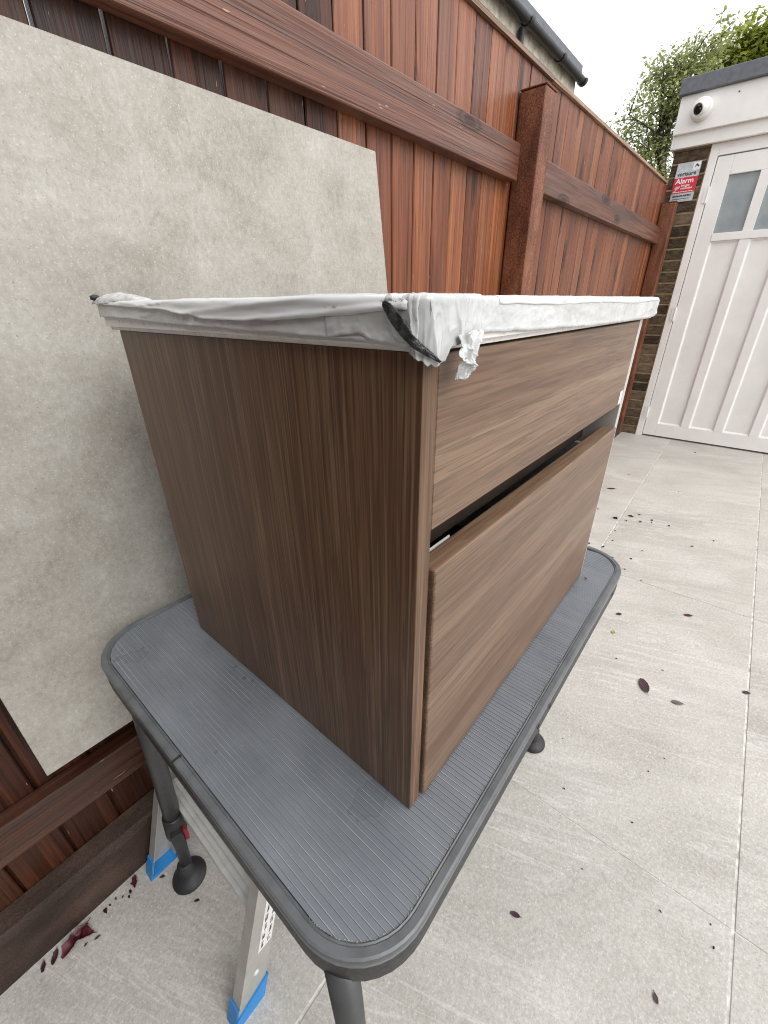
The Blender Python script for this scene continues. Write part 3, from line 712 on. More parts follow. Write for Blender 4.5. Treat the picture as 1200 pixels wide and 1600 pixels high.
# ------------------------------------------------------------------ aluminium step platform under the table
plat = thing('step_platform', (0.62, 0.58, 0.0), 'low aluminium step platform with blue plastic feet under the table', 'step platform')
PX = 1.22           # mirror: the far pair of legs
def leg_channel(yc, open_dir, mirror):
    # C channel leaning inwards; web faces away from open_dir
    o = Vector((0.62, 0.58, 0.0))
    xb, sl, w, d = 0.012, 0.318, 0.056, 0.024
    zt = PT - 0.028
    bm = bmesh.new()
    def pr(x0, x1, y0, y1):
        def X(x, z): return (x + sl * z) if not mirror else (2 * 0.62 - (x + sl * z))
        zz = 0.012 if not mirror else 0.045
        v = [bm.verts.new(Vector((X(x, z), y, z)) - o) for z in (zz, zt) for y in (y0, y1) for x in (x0, x1)]
        for q_ in ((0, 2, 3, 1), (4, 5, 7, 6), (0, 1, 5, 4), (2, 6, 7, 3), (0, 4, 6, 2), (1, 3, 7, 5)): bm.faces.new([v[i] for i in q_])
    s = open_dir; t_ = 0.0025
    ya = yc - s * d / 2
    y0, y1 = sorted((ya, ya + s * t_)); pr(xb, xb + w, y0, y1)
    y0, y1 = sorted((ya + s * (t_ + .0002), ya + s * d)); pr(xb, xb + t_, y0, y1); pr(xb + w - t_, xb + w, y0, y1)
    bmesh.ops.recalc_face_normals(bm, faces=bm.faces)
    lg = to_obj('leg', bm, M['alu_dull'], plat)
    # blue end cap, top edge cut on the slant
    g0 = gz(xb) if not mirror else gz(1.2)
    bm = bmesh.new(); e = 0.0035
    def X(x, z): return (x + sl * z) if not mirror else (2 * 0.62 - (x + sl * z))
    def fp(x0, x1, y0, y1, h00, h10):
        v = []
        for top in (0, 1):
            for y in (y0, y1):
                for x, hh in ((x0, h00), (x1, h10)):
                    z = g0 if not top else g0 + hh
                    v.append(bm.verts.new(Vector((X(x, z - g0), y, z)) - o))
        for q_ in ((0, 2, 3, 1), (4, 5, 7, 6), (0, 1, 5, 4), (2, 6, 7, 3), (0, 4, 6, 2), (1, 3, 7, 5)): bm.faces.new([v[i] for i in q_])
    yo, yi = ya - s * e, ya + s * (d + e)
    y0, y1 = sorted((yo, ya - s * .0003)); fp(xb - e, xb + w + e, y0, y1, 0.030, 0.062)
    y0, y1 = sorted((ya, yi)); fp(xb - e, xb - .0003, y0, y1, 0.050, 0.050); fp(xb + w + .0003, xb + w + e, y0, y1, 0.060, 0.060)
    fp(xb, xb + w, y0, y1, 0.010, 0.010)
    bmesh.ops.recalc_face_normals(bm, faces=bm.faces)
    to_obj('foot', bm, M['blue'], lg)
    # rivets
    for zz in (0.105, 0.20):
        xr = X(xb + w * 0.5, zz); rb = bmesh.new()
        add_lathe(rb, [(0, 0.003), (0.004, 0.0022), (0.006, 0)], 12, Matrix.Rotation(R(90) * s, 4, 'X'))
        to_obj('rivet', rb, M['alu'], lg, Vector((xr, ya - s * .0002, zz)) - o, True)
    return lg
lr = leg_channel(0.397, 1, False); leg_channel(0.752, -1, False)
leg_channel(0.397, 1, True); leg_channel(0.752, -1, True)
def ribbed_bar(name, x0, x1, y0, y1, z0, z1, n, mat):
    o = Vector((0.62, 0.58, 0.0)); bm = bmesh.new()
    pts = []
    for i in range(n):
        a = x0 + (x1 - x0) * i / n; b2 = x0 + (x1 - x0) * (i + 1) / n
        pts += [(a + (b2 - a) * .02, z1), (a + (b2 - a) * .76, z1), (a + (b2 - a) * .78, z1 - .0035), (a + (b2 - a) * .99, z1 - .0035)]
    pts = [(x0, z0)] + [(x0, z1 - .001)] + pts + [(x1, z1 - .001), (x1, z0)]
    A = [bm.verts.new(Vector((x, y0, z)) - o) for x, z in pts]; B = [bm.verts.new(Vector((x, y1, z)) - o) for x, z in pts]
    for k in range(len(pts) - 1): bm.faces.new((A[k], A[k + 1], B[k + 1], B[k]))
    bm.faces.new((A[-1], A[0], B[0], B[-1])); bm.faces.new(A); bm.faces.new(list(reversed(B)))
    bmesh.ops.recalc_face_normals(bm, faces=bm.faces)
    return to_obj(name, bm, mat, plat)
ribbed_bar('tread', 0.100, 0.160, 0.4125, 0.737, 0.222, 0.250, 6, M['alu'])
ribbed_bar('tread', 1.080, 1.140, 0.4125, 0.737, 0.222, 0.250, 6, M['alu'])
ribbed_bar('deck', 0.166, 1.074, 0.380, 0.768, PT - 0.027, PT, 30, M['alu'])
tube('brace', [(0.125, 0.430, 0.222), (0.098, 0.411, 0.160)], 0.006, M['alu_dull'], plat, 8)
# instruction sticker on the near leg web
def on_web(u, z): return Vector((0.012 + 0.318 * z + u, 0.397 - 0.012 - 0.0004, z))
bm = bmesh.new(); o0 = Vector((0.62, 0.58, 0.0))
cs = [on_web(0.024, 0.155), on_web(0.053, 0.155), on_web(0.053, 0.33), on_web(0.024, 0.33)]
bm.faces.new([bm.verts.new(c - o0) for c in cs])
stk = to_obj('sticker', bm, M['sticker'], lr, (0, 0, 0)); stk.modifiers.new('thickness', 'SOLIDIFY').thickness = 0.0003
rr = random.Random(3); bm = bmesh.new(); bm2 = bmesh.new()
for r_ in range(8):
    for c_ in range(2):
        u0 = 0.0262 + c_ * 0.0135; z0 = 0.160 + r_ * 0.021
        def quad(b, a0, a1, h0, h1, sk=0.0):
            p = [on_web(u0 + a0, z0 + h0), on_web(u0 + a1, z0 + h0), on_web(u0 + a1 + sk, z0 + h1), on_web(u0 + a0 + sk, z0 + h1)]
            b.faces.new([b.verts.new(c + Vector((0, -0.0006, 0)) - o0) for c in p])
        a = rr.uniform(.002, .004)
        quad(bm, a, a + .0015, .002, .014, rr.uniform(-.001, .003)); quad(bm, a + .0028, a + .0045, .003, rr.uniform(.007, .013)); quad(bm, a, a + .005, .0144, .0158)
        if rr.random() < .55: quad(bm2, .0025, .0042, .002, .0135, .004)
to_obj('pictograms', bm, M['ink'], lr); to_obj('red_crosses', bm2, M['ink_red'], lr)

# ------------------------------------------------------------------ folding table
TZ = 0.698
TX0, TX1, TY0, TY1, TR = 0.073, 0.936, 0.087, 0.724, 0.082
table = thing('folding_table', (0.505, 0.405, 0.0), 'grey ribbed folding camping table with rounded corners, standing on the paving', 'table')
TO = Vector((0.505, 0.405, 0.0))
def rrect(off, n=10):
    # closed outline of the rounded rectangle, moved outward by off
    out = []
    r = TR + off
    for cx, cy, a0 in ((TX1 - TR, TY1 - TR, 0), (TX0 + TR, TY1 - TR, 90), (TX0 + TR, TY0 + TR, 180), (TX1 - TR, TY0 + TR, 270)):
        for k in range(n + 1):
            a = R(a0 + 90 * k / n); out.append((cx + r * math.cos(a), cy + r * math.sin(a)))
    return out
def sweep(name, prof, mat, closed=True, smooth_deg=40):
    bm = bmesh.new(); rings = []
    for off, z in prof: rings.append([bm.verts.new(Vector((x, y, z)) - TO) for x, y in rrect(off)])
    m = len(prof); seq = range(m) if closed else range(m - 1)
    for a in seq:
        b2 = (a + 1) % m; A, B = rings[a], rings[b2]; n = len(A)
        for k in range(n): bm.faces.new((A[k], A[(k + 1) % n], B[(k + 1) % n], B[k]))
    bmesh.ops.recalc_face_normals(bm, faces=bm.faces)
    o = to_obj(name, bm, mat, table, smooth=True)
    try:
        o.data.set_sharp_from_angle(angle=R(24))
    except Exception: pass
    return o
rim = sweep('rim', [(-0.0132, TZ - 0.004), (-0.0132, TZ + 0.0004), (-0.0122, TZ + 0.0012), (-0.0106, TZ + 0.0004), (-0.0096, TZ + 0.0016), (-0.0030, TZ + 0.0018), (-0.0008, TZ + 0.0008), (0.0, TZ - 0.0012), (-0.0002, TZ - 0.0075), (-0.003, TZ - 0.0095), (-0.0132, TZ - 0.0095)], M['rim'])
sweep('trim', [(-0.004, TZ - 0.0100), (-0.0010, TZ - 0.0112), (-0.0006, TZ - 0.0128), (-0.0030, TZ - 0.0146), (-0.010, TZ - 0.0146), (-0.010, TZ - 0.0100)], M['trim'])
sweep('skirt', [(-0.0050, TZ - 0.0165), (-0.0022, TZ - 0.0180), (-0.0012, TZ - 0.034), (-0.0016, TZ - 0.046), (-0.005, TZ - 0.050), (-0.020, TZ - 0.050), (-0.020, TZ - 0.0165)], M['skirt'])
# ribbed panel
ins = 0.0135
def yr_at(x):
    r = TR - ins; lo, hi = TY0 + ins, TY1 - ins
    cx0, cx1 = TX0 + TR, TX1 - TR
    dx = (cx0 - x) if x < cx0 else ((x - cx1) if x > cx1 else 0)
    dx = min(dx, r)
    h = r - math.sqrt(max(0, r * r - dx * dx)); return lo + h, hi - h
bm = bmesh.new(); xs = []
x = TX0 + ins + 0.0006; PR = 0.0064
while x < TX1 - ins - PR:
    xs += [(x, 0, 0), (x + PR - 0.0016, 0, 0), (x + PR - 0.0014, -0.0007, 0), (x + PR - 0.0010, -0.0007, 0), (x + PR - 0.0008, 0.0003, 1), (x + PR - 0.0003, 0.0003, 1)]; x += PR
prev = None
for (x, dz, rb) in xs:
    a, b2 = yr_at(x); p = (bm.verts.new(Vector((x, a, TZ + dz - 0.0004)) - TO), bm.verts.new(Vector((x, b2, TZ + dz - 0.0004)) - TO), rb)
    if prev:
        f = bm.faces.new((prev[0], p[0], p[1], prev[1])); f.material_index = 1 if (prev[2] and p[2]) else 0
    prev = p
to_obj('table_top', bm, [M['panel'], M['rib']], table)
bm = bmesh.new(); ol = [bm.verts.new(Vector((x, y, TZ - 0.012)) - TO) for x, y in rrect(-0.0137)]; bm.faces.new(ol)
ret = bmesh.ops.extrude_face_region(bm, geom=bm.faces[:]); bmesh.ops.translate(bm, vec=(0, 0, -0.008), verts=[v for v in ret['geom'] if isinstance(v, bmesh.types.BMVert)])
bmesh.ops.recalc_face_normals(bm, faces=bm.faces); to_obj('underside', bm, M['skirt'], table)
# crust of grime along the inside of the rim
bm = bmesh.new(); rr = random.Random(7); ol = rrect(-0.0139, 40); per = []
for (xa, ya), (xb, yb2) in zip(ol, ol[1:] + ol[:1]):
    L = math.hypot(xb - xa, yb2 - ya); nn = max(1, int(L / 0.0022))
    for k in range(nn): per.append((xa + (xb - xa) * k / nn, ya + (yb2 - ya) * k / nn))
for (xa, ya) in per:
    if ya > TY0 + 0.085 or xa > 0.62: continue
    if nz(xa * 45, ya * 45, 3) + (0.30 if xa < 0.24 else 0.05) < rr.uniform(-.15, .35): continue
    s = rr.uniform(.0002, .0006); cx_, cy_ = xa + rr.uniform(-.0008, .0008), ya + rr.uniform(-.0006, .0012)
    add_box(bm, cx_ - s - TO.x, cx_ + s - TO.x, cy_ - s - TO.y, cy_ + s - TO.y, TZ - 0.0008, TZ + 0.0004 + s * .6, s * .3, 1)
tag(to_obj('grime', bm, M['grime'], table), kind='stuff')
# seam in the rim on the short side, screws on the long side
box('rim_seam', TX0 - 0.0012, TX0 + 0.012, 0.4122, 0.4136, TZ - 0.008, TZ + 0.0040, M['dark_gap'], table, 0.0)
for xs_ in (0.424, 0.466, 0.800):
    bm = bmesh.new(); add_lathe(bm, [(0, 0.0012), (0.0035, 0.001), (0.0045, 0)], 12, Matrix.Rotation(R(90), 4, 'X'))
    to_obj('screw', bm, M['dark_gap'], table, Vector((xs_, TY0 - 0.0010, TZ - 0.0145)) - TO, True)
def table_leg(fx, fy, tx, ty):
    g0 = gz(fx); f = Vector((fx, fy, g0)); t_ = Vector((tx, ty, TZ - 0.030)); d = (t_ - f)
    P = lambda s: f + d * s
    lg = tube('leg', [P(0.30), P(0.98)], 0.0165, M['leg_metal'], table, 18)
    tube('inner_tube', [P(0.055), P(0.31)], 0.0118, M['leg_dark'], lg, 16)
    bm = bmesh.new(); qd = d.to_track_quat('Z', 'Y').to_matrix().to_4x4()
    add_lathe(bm, [(0.0172, 0.052), (0.0205, 0.050), (0.0215, 0.0), (0.0205, -0.010), (0.0122, -0.012), (0.0120, 0.05)], 20, Matrix.Translation(P(0.275) - TO) @ qd)
    to_obj('clamp', bm, M['leg_dark'], lg, smooth=True)
    cpos = P(0.282) - TO
    bm = bmesh.new(); add_box(bm, 0.014, 0.034, -0.012, 0.012, -0.020, 0.022, 0.003); bmesh.ops.transform(bm, matrix=Matrix.Translation(cpos) @ Matrix.Rotation(R(-105), 4, 'Z'), verts=bm.verts)
    to_obj('clamp_block', bm, M['leg_dark'], lg)
    bm = bmesh.new(); add_box(bm, 0.019, 0.031, 0.0125, 0.020, -0.012, 0.024, 0.002); bmesh.ops.transform(bm, matrix=Matrix.Translation(cpos) @ Matrix.Rotation(R(-105), 4, 'Z'), verts=bm.verts)
    to_obj('clamp_lever', bm, M['red_plastic'], lg)
    bm = bmesh.new(); tilt = Matrix.Translation(f - TO) @ Matrix.Rotation(-math.atan(SL), 4, 'Y')
    add_lathe(bm, [(0, 0.001), (0.034, 0.001), (0.0375, 0.003), (0.0370, 0.007), (0.030, 0.013), (0.020, 0.019), (0.0155, 0.026), (0.0148, 0.058), (0.0122, 0.060), (0, 0.060)], 30, tilt)
    pd = to_obj('foot_pad', bm, M['pad'], lg, smooth=True)
    return lg
table_leg(0.073, 0.677, 0.112, 0.677)
table_leg(0.098, 0.135, 0.092, 0.138)
table_leg(0.893, 0.189, 0.845, 0.262)
table_leg(0.900, 0.677, 0.875, 0.668)

# ------------------------------------------------------------------ vanity cabinet on the table
CX0, CX1, CY0, CY1, CZ0, CZ1 = 0.2193, 0.8196, 0.1540, 0.6165, TZ + 0.0014, 1.1805
vanity = thing('vanity_cabinet', ((CX0 + CX1) / 2, (CY0 + CY1) / 2, CZ0), 'brown wood-grain two-drawer vanity cabinet with taped white top, on the table', 'cabinet')
TH = 0.0172
box('side_panel', CX0, CX0 + TH, CY0, CY1, CZ0, CZ1, M['side_lam'], vanity, 0.0010, 2)
rs = box('side_panel', CX1 - TH, CX1, CY0, CY1, CZ0, CZ1, M['edge_pale'], vanity, 0.0010, 2)
rs['label'] = 'pale grey far side panel'
box('bottom_panel', CX0 + TH + .0003, CX1 - TH - .0003, CY0 + 0.03, CY1 - 0.002, CZ0 + 0.001, CZ0 + 0.017, M['inside'], vanity)
box('back_panel', CX0 + TH + .0003, CX1 - TH - .0003, CY1 - 0.010, CY1 - 0.002, CZ0 + 0.0173, CZ1 - 0.001, M['inside'], vanity, 0.0)
box('handle_channel', CX0 + TH + .0003, CX1 - TH - .0003, CY0 + 0.050, CY0 + 0.062, 0.985, 1.090, M['inside'], vanity, 0.0)
d1 = box('drawer_front', CX0 + TH + 0.0012, CX1 - TH - 0.0012, CY0 + 0.0005, CY0 + 0.0185, 1.0495, CZ1 - 0.002, M['front_lam'], vanity, 0.0008, 1)
d2 = box('drawer_front', CX0 + TH + 0.0042, CX1 - TH - 0.0020, CY0 - 0.0035, CY0 + 0.0190, CZ0 + 0.0015, 1.0115, M['front_lam'], vanity, 0.0028, 3)
# drawer box of the lower drawer, seen through the slot between the fronts
VO = wl_(vanity)
for xa in (CX0 + TH + 0.012, CX1 - TH - 0.024):
    box('drawer_side', xa, xa + 0.012, CY0 + 0.0210, CY1 - 0.06, CZ0 + 0.03, 0.980, M['drawer_box'], vanity, 0.0006, 1)
box('drawer_bracket', CX0 + TH + 0.0045, CX0 + TH + 0.062, CY0 + 0.0193, CY0 + 0.0205, 0.96, 1.0120, M['drawer_box'], d2, 0.0)
box('sticker', CX1 - TH - 0.020, CX1 - TH - 0.0035, CY0 - 0.0001, CY0 + 0.0003, 1.0525, 1.074, M['sticker'], d1, 0.0)
# worktop under the tape
WX0, WX1, WY0, WY1, WZ0, WZ1 = 0.2135, 0.8840, 0.1485, 0.6480, 1.1810, 1.2105
bm = bmesh.new(); add_box(bm, WX0 - VO.x, WX1 - VO.x, WY0 - VO.y, WY1 - VO.y, WZ0 - VO.z, WZ1 - VO.z)
bmesh.ops.bevel(bm, geom=[e for e in bm.edges if abs((e.verts[0].co - e.verts[1].co).z) > 0.01], offset=0.010, segments=5, affect='EDGES')
bmesh.ops.bevel(bm, geom=[e for e in bm.edges if abs((e.verts[0].co - e.verts[1].co).z) < 1e-5 and abs(e.calc_face_angle(0)) > 1.0], offset=0.004, segments=3, affect='EDGES')
wk = to_obj('worktop', bm, M['worktop'], vanity, smooth=True)
try: wk.data.set_sharp_from_angle(angle=R(50))
except Exception: pass
def crease(t, w): return math.exp(-abs(t) / w)
# tape strips: profile runs from the top, over the rounded edge, down the face
def edge_prof(v, zlow, off, inner=0.026, r=0.0042):
    z1 = WZ1 + off; Ltop = inner; Larc = r * math.pi / 2; Lface = (z1 - r) - zlow
    s = v * (Ltop + Larc + Lface)
    if s < Ltop: return (-(r) - (Ltop - s) + off, z1)     # (outward distance from the face plane, z)
    s -= Ltop
    if s < Larc:
        a = s / r; return (-r + r * math.sin(a) + off, z1 - r + r * math.cos(a))
    s -= Larc
    return (off, z1 - r - s)
def side_tape(name, ya, yb, lowtab, off, mat, amp, seed, curl=0.0016, inner=0.026, nu=110, nv=26, thick=0.0005):
    def fn(u, v):
        y = ya + (yb - ya) * u
        low = lerp_tab(lowtab, y) + 0.0006 * nz(y * 60, seed)
        o, z = edge_prof(v, low, off, inner)
        ridge = amp * (0.9 * nz(y * 12 + seed, z * 150) + 0.5 * nz(y * 40, z * 300 + seed)) + amp * 2.4 * crease(nz(y * 7 + z * 110, seed * 3.1), 0.045) + amp * 1.6 * crease(nz(y * 13 - z * 160, seed * 1.7), 0.03)
        e = max(0, v - .80) / .20
        o2 = o + max(-off * 0.6, ridge) * (1 if o > -0.006 else .5) + curl * e * e * (0.6 + 0.8 * nz(y * 14, seed * 7))
        zz = z + (abs(ridge) * 0.8 if o < -0.004 else 0)
        return (WX0 - o2, y, zz)
    return sheet(name, fn, nu, nv, mat, vanity, thick)
side_tape('tape_strip', 0.646, 0.1555, [(0.155, 1.1832), (0.22, 1.1866), (0.29, 1.1881), (0.41, 1.1901), (0.64, 1.1957)], 0.0009, M['tape2'], 0.0005, 2.0)
side_tape('tape_strip', 0.640, 0.1600, [(0.17, 1.2040), (0.226, 1.2005), (0.251, 1.1988), (0.285, 1.1972), (0.34, 1.1961), (0.391, 1.1965), (0.414, 1.1998), (0.483, 1.2047), (0.628, 1.2085)], 0.0020, M['tape'], 0.0006, 5.0, 0.0016)
side_tape('tape_strip', 0.2300, 0.1530, [(0.158, 1.1830), (0.184, 1.1858), (0.200, 1.1905), (0.2120, 1.1893), (0.228, 1.1868)], 0.0016, M['tape2'], 0.0005, 9.0, 0.0012, nu=40)
def front_tape(name, xa, xb, lowtab, off, mat, amp, seed, curl=0.001, inner=0.03, nu=130, nv=26, thick=0.0005):
    def fn(u, v):
        x = xa + (xb - xa) * u
        low = lerp_tab(lowtab, x) + 0.0005 * nz(x * 50, seed)
        o, z = edge_prof(v, low, off, inner)
        ridge = amp * (0.9 * nz(x * 10 + seed, z * 110) + 0.5 * nz(x * 40, z * 260 + seed)) + amp * 2.4 * crease(nz(x * 9 - z * 90, seed * 2.3), 0.04) + amp * 1.6 * crease(nz(x * 16 + z * 140, seed * 1.3), 0.03)
        e = max(0, v - .85) / .15
        o2 = o + max(-off * .6, ridge) * (1 if o > -0.006 else .5) + curl * e * e
        rd = 0.0
        if x > WX1 - 0.010: t = (x - (WX1 - 0.010)) / 0.010; rd = 0.010 * (1 - math.sqrt(max(0, 1 - min(1, t) ** 2)))
        return (x, WY0 - o2 + rd, z + (abs(ridge) * .8 if o < -0.004 else 0))
    return sheet(name, fn, nu, nv, mat, vanity, thick)
front_tape('tape_strip', 0.2160, 0.8838, [(0.216, 1.189), (0.2817, 1.189), (0.394, 1.1860), (0.556, 1.1832), (0.80, 1.1828), (0.85, 1.1835), (0.884, 1.1885)], 0.0008, M['tape2'], 0.0004, 14.0)
front_tape('tape_strip', 0.3000, 0.8700, [(0.30, 1.2065), (0.42, 1.2050), (0.55, 1.2060), (0.70, 1.2040), (0.87, 1.2070)], 0.0011, M['tape'], 0.0003, 21.0, 0.0002, nu=110)
# crumpled torn tape over the near corner
def corner(u, v):
    # u runs from the side face round the corner along the front; v from the top down
    L = -0.028 + 0.088 * u
    jag = 0.0012 * nz(u * 40, 1.7) + (0.0016 * nz(u * 90, 4.4) if 0.1 < u < 0.45 else 0)
    low = lerp_tab([(-0.028, 1.199), (-0.018, 1.1880), (-0.006, 1.1795), (0.006, 1.1735), (0.015, 1.1755), (0.024, 1.1830), (0.040, 1.1865), (0.060, 1.1890)], L) + jag
    o, z = edge_prof(v, low, 0.0020, 0.034)
    fv = min(1, max(0, (v - .45) / .4))
    # pleats fanning out from the top edge towards the torn hem
    a_ = u - 0.10 - 0.18 * v; b_ = u - 0.34 - 0.05 * v; c_ = u - 0.52 - 0.16 * v; d_ = u - 0.80 + 0.10 * v
    pl = 0.0022 * crease(a_, .018) * fv + 0.0030 * crease(b_, .020) * fv + 0.0026 * crease(c_, .016) * fv + 0.0016 * crease(d_, .014) * fv
    pl += 0.0006 * crease(nz(u * 6 + v * 2, v * 2 - u * 3, 7), .05)
    pl += 0.0008 * nz(u * 6.5, v * 3.2, 4) + 0.0003 * nz(u * 17, v * 8, 2)
    o2 = o + max(-0.002, pl) + 0.004 * max(0, v - .6) * (1.0 if L > 0 else .3)
    if o < -0.004: z = z + abs(pl) * 0.25
    if L < -0.007: P = (WX0 - o2, WY0 - L + 0.001, z)
    elif L > 0.009: P = (WX0 + L, WY0 - o2, z)
    else:
        t = (L + 0.007) / 0.016; a = t * math.pi / 2
        rr_ = 0.009 + o2
        P = (WX0 + 0.009 - rr_ * math.cos(a), WY0 + 0.009 - rr_ * math.sin(a), z)
    return P
sheet('torn_tape', corner, 150, 70, M['tape3'], vanity, 0.0004)
def flap(u, v):
    # twisted tail of tape hanging from the front edge
    xm = 0.2540 - 0.013 * v ** 1.2
    wd = lerp_tab([(0, 0.0150), (0.3, 0.0112), (0.6, 0.0088), (0.82, 0.0088), (1.0, 0.0050)], v)
    x = xm + (u - .5) * 2 * wd + 0.002 * nz(v * 3, 1.1)
    z = 1.1905 - 0.0265 * v + 0.0030 * (u - .3) * (1 - v) + (0.0016 * nz(u * 9, 2.2) + 0.0010 * nz(u * 30, 6)) * v
    k = 0.0038 * crease(u - .25 - .35 * v, .07) + 0.0044 * crease(u - .85 + .4 * v, .06) + 0.0034 * crease(v - .55 - .25 * u, .035) + 0.0016 * crease(nz(u * 4, v * 4, 9), .06)
    y = WY0 - 0.0052 - k - 0.0035 * math.sin(v * 2.8) + 0.0012 * nz(u * 4, v * 4)
    return (x, y, z)
sheet('tape_tail', flap, 60, 60, M['tape3'], vanity, 0.0004)
def mast(u, v):
    # dark exposed mastic: a leaf-shaped strip running down the side to the corner
    y = 0.1750 - 0.0345 * u + 0.0022 * math.sin(math.pi * u); wd = 0.0036 * math.sin(math.pi * min(1, 0.12 + 0.86 * u ** 0.8)) ** 1.1 + 0.0003 + 0.0004 * nz(u * 25, 9)
    z = 1.2080 - 0.0315 * (u ** 1.15) - (v - .5) * 2 * wd * 0.72
    yy = y + (v - .5) * 2 * wd * 0.70
    xo = 0.0062 - (0.0 if yy > WY0 + 0.004 else (WY0 + 0.004 - yy) * 0.9)
    return (WX0 - xo - 0.0006 * math.sin(math.pi * v) - 0.0005 * nz(u * 12, v * 3), yy, z + 0.0004 * nz(u * 20, v * 4))
sheet('exposed_mastic', mast, 44, 10, M['mastic'], vanity, 0.0007)
def lump(u, v):
    # folded silver tail standing up at the back corner
    y = 0.652 - 0.135 * u
    h = 0.0115 * math.sin(math.pi * min(1, 0.25 + u * 0.75)) ** 0.8
    a = v * math.pi
    return (WX0 + 0.012 - 0.0165 * math.cos(a) * (0.55 + 0.45 * (1 - u)) + 0.0015 * nz(u * 9, v * 4), y + 0.002 * nz(u * 8, v * 5, 3), WZ1 - 0.001 + h * math.sin(a) + 0.0018 * nz(u * 12, v * 5))
sheet('folded_tape', lump, 50, 18, M['tape2'], vanity, 0.0006)
bm = bmesh.new(); add_lathe(bm, [(0, -0.003), (0.005, -0.002), (0.0055, 0.002), (0.003, 0.0045), (0, 0.005)], 12, Matrix.Translation(Vector((WX0 - 0.001, 0.648, 1.2165)) - VO))
for v in bm.verts: v.co += Vector((nz(v.co.x * 300, v.co.z * 300), nz(v.co.y * 300, 2), nz(v.co.z * 300, 5))) * 0.0015
to_obj('mastic_blob', bm, M['mastic'], vanity, smooth=True)
def shred(x0, y0, ln, seed, h):
    def fn(u, v):
        return (x0 + ln * u, y0 + 0.012 * (v - .5) + 0.004 * nz(u * 4, seed), WZ1 + 0.0016 + 0.7 * h * abs(nz(u * 5 + seed, v * 2)) + 0.0014 * v * abs(nz(u * 7, seed * 2)))
    return fn
sheet('torn_shred', shred(0.222, 0.190, 0.055, 3.1, 0.0028), 24, 6, M['mastic'], vanity, 0.0006)
sheet('torn_shred', shred(0.222, 0.176, 0.045, 7.7, 0.0022), 24, 6, M['tape'], vanity, 0.0006)
sheet('torn_shred', shred(0.262, 0.190, 0.05, 5.2, 0.004), 24, 6, M['tape2'], vanity, 0.0006)

# ------------------------------------------------------------------ fallen leaves
def leaf_mesh(L, W, seed, curl=0.25, torn=0.0):
    rr = random.Random(seed); bm = bmesh.new(); n = 9; rows = []; fold = 0.25 + 2.2 * torn * (1 if torn > .42 else .3)
    for i in range(n + 1):
        t = i / n; w = W * 0.5 * (math.sin(math.pi * min(1, t * .93 + .05)) ** 0.75) * (1 + torn * rr.uniform(-.5, .5))
        x = (t - .5) * L; z = 0.0012 + curl * L * 0.25 * (2 * t - 1) ** 2
        rows.append([bm.verts.new((x, -w + torn * W * rr.uniform(-.2, .2), z + abs(w) * fold)), bm.verts.new((x, 0, z)), bm.verts.new((x, w + torn * W * rr.uniform(-.2, .2), z + abs(w) * fold * rr.uniform(.5, 1.2)))])
    for a, b2 in zip(rows, rows[1:]):
        for k in range(2): bm.faces.new((a[k], b2[k], b2[k + 1], a[k + 1]))
    add_tube(bm, [(L * .48, 0, 0.0012 + curl * L * .24), (L * .66, L * .04, 0.0015)], [0.0007, 0.0005], 5)
    return bm
def leaf(x, y, L, W, rot, mat, label, group=None, curl=0.2, torn=0.0, seed=0, z=None, name='fallen_leaf', cat='leaf'):
    o = to_obj(name, leaf_mesh(L, W, seed, curl, torn), mat, loc=(x, y, (gz(x) if z is None else z) + 0.0006), smooth=True)
    o.rotation_euler = (0, -math.atan(SL) if z is None else 0, rot)
    return tag(o, label, cat, group)
leaf(1.319, -0.024, 0.062, 0.030, R(205), M['leaf_dark'], 'dark purple oval leaf, the largest lying loose on the pale paving', curl=.12, seed=1)
leaf(1.3115, -0.121, 0.034, 0.016, R(-70), M['leaf_grey'], 'grey-brown withered leaf beside the large purple leaf', torn=.2, seed=2)
leaf(0.493, 0.058, 0.021, 0.0105, R(-73), M['leaf_dark'], 'small dark red leaf nearest the right side of the table', curl=.1, seed=3)
leaf(0.5494, -0.199, 0.016, 0.008, R(30), M['leaf_dark'], 'narrow dark red leaf at the bottom right corner', curl=.15, seed=4)
leaf(1.4955, -0.288, 0.022, 0.014, R(-60), M['leaf_dark'], 'dark leaf lying on the grout line at the right edge', curl=.1, seed=5)
leaf(2.9063, 0.4896, 0.050, 0.020, R(-60), M['leaf_red'], 'crimson leaf on the paving nearest the garage, beside the cabinet edge', seed=6)
leaf(1.8068, -0.0853, 0.030, 0.016, R(-65), M['leaf_red'], 'crimson leaf in the middle of the paving near the grout line', seed=7)
leaf(1.6444, 0.1334, 0.022, 0.015, R(-50), M['leaf_red'], 'crimson leaf just above the yellow-green leaf', seed=8)
leaf(1.5219, 0.124, 0.020, 0.013, R(20), M['leaf_green'], 'tiny yellow-green leaf on the paving, the only green one', torn=.3, seed=9)
leaf(0.797, 0.1387, 0.008, 0.004, R(40), M['leaf_dark'], 'tiny dark leaf scrap lying on the far end of the table', z=TZ + 0.0004, seed=10)
leaf(-0.140, 0.758, 0.058, 0.030, R(25), M['leaf_red'], 'large crumpled crimson leaf against the gravel board', curl=.25, torn=.45, seed=12)
leaf(-0.124, 0.752, 0.036, 0.022, R(-40), M['leaf_red'], 'crumpled crimson leaf lying across the largest crimson leaf', curl=.5, torn=.5, seed=13)
leaf(-0.176, 0.764, 0.026, 0.012, R(60), M['leaf_dark'], 'dark purple leaf lying left of the crumpled crimson leaves', curl=.4, torn=.3, seed=14)
leaf(-0.196, 0.766, 0.020, 0.008, R(70), M['leaf_dark'], 'leftmost narrow purple leaf against the gravel board', curl=.3, torn=.3, seed=15)
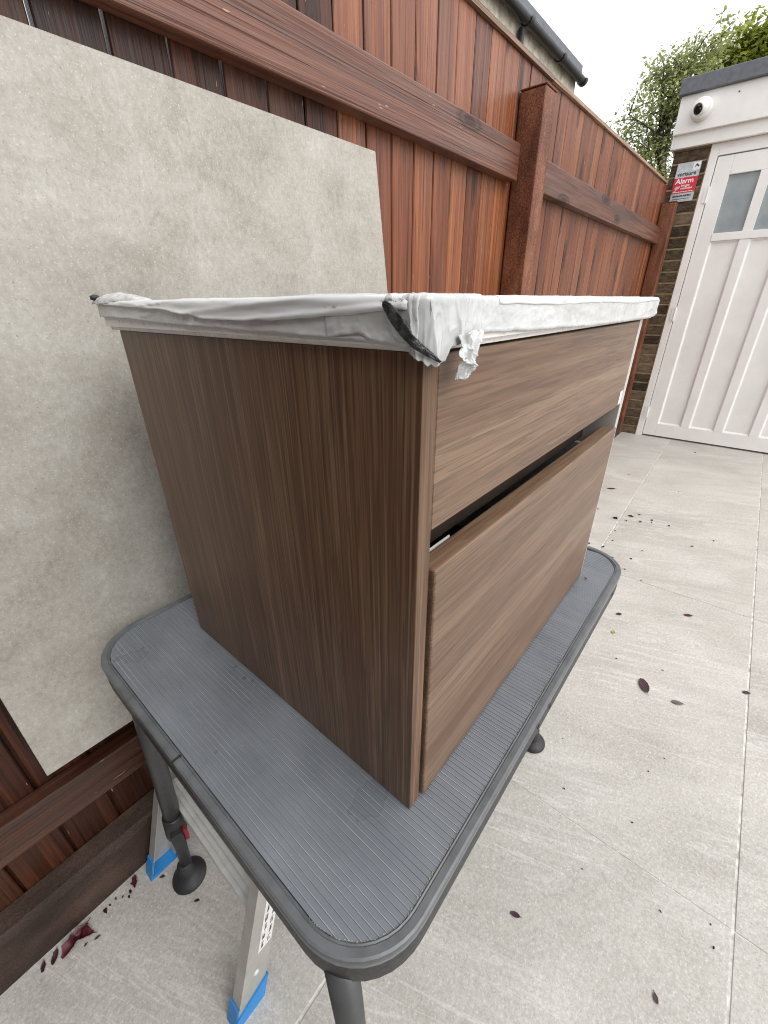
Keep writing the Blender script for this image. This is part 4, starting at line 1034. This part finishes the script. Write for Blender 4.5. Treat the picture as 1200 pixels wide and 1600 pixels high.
leaf(-0.016, 0.765, 0.026, 0.013, R(70), M['leaf_red'], 'small torn crimson leaf beside the blue foot of the platform', curl=.4, torn=.6, seed=16)
rr = random.Random(21)
meshes = []
for s in range(6):
    bm = leaf_mesh(1.0, rr.uniform(.35, .6), 40 + s, .15, .5); me = bpy.data.meshes.new('leaf_fragment'); bm.to_mesh(me); bm.free(); meshes.append(me)
for mm in meshes: mm.materials.append(M['leaf_dark'])
rm = [m.copy() for m in meshes]
for mm in rm: mm.materials.clear(); mm.materials.append(M['leaf_red'])
far_ = [(3.233, 0.456), (3.111, 0.139), (2.555, 0.474), (2.493, 0.361), (2.571, 0.297), (2.502, 0.305), (2.624, 0.264), (2.532, 0.239), (2.592, 0.194), (2.564, 0.189), (2.578, 0.107), (2.345, 0.325), (2.231, 0.309), (2.133, 0.329), (2.127, 0.397), (2.065, 0.266), (2.105, 0.193), (2.214, 0.165), (2.411, -0.022), (2.539, -0.101), (1.993, 0.194), (1.946, 0.115), (4.001, 0.159)]
mid_ = [(1.561, -0.077), (1.636, -0.136), (1.388, 0.079), (1.431, -0.059), (0.96, 0.121), (1.082, -0.124), (0.82, 0.068), (1.013, -0.097), (0.846, -0.093), (0.698, -0.181), (0.741, -0.266), (0.702, -0.275), (0.668, -0.027)]
near_ = [(-0.057, 0.768), (-0.070, 0.766), (-0.080, 0.762), (-0.045, 0.759), (-0.030, 0.755), (0.03, 0.725), (0.06, 0.62), (-0.108, 0.728), (-0.128, 0.735), (-0.036, 0.748)]
for lst, lab, grp, sz in ((far_, 'tiny dark red leaf scrap scattered on the paving between table and garage', 'leaf scraps on the far paving', .016),
                          (mid_, 'tiny dark speck of leaf on the paving right of the table', 'leaf specks on the near paving', .0065),
                          (near_, 'small dark leaf scrap on the paving along the gravel board', 'leaf scraps by the gravel board', .011)):
    for i, (x, y) in enumerate(lst):
        red = lst is far_ and i in (2, 3, 4, 0)
        o = bpy.data.objects.new('leaf_scrap', rr.choice(rm if red else meshes)); COL.objects.link(o)
        s = sz * rr.uniform(.6, 1.25) * (1.5 if red else 1)
        o.location = (x, y, gz(x) + 0.0006); o.scale = (s, s, s); o.rotation_euler = (0, -math.atan(SL), rr.uniform(0, 6.28))
        tag(o, lab, 'leaf', grp)
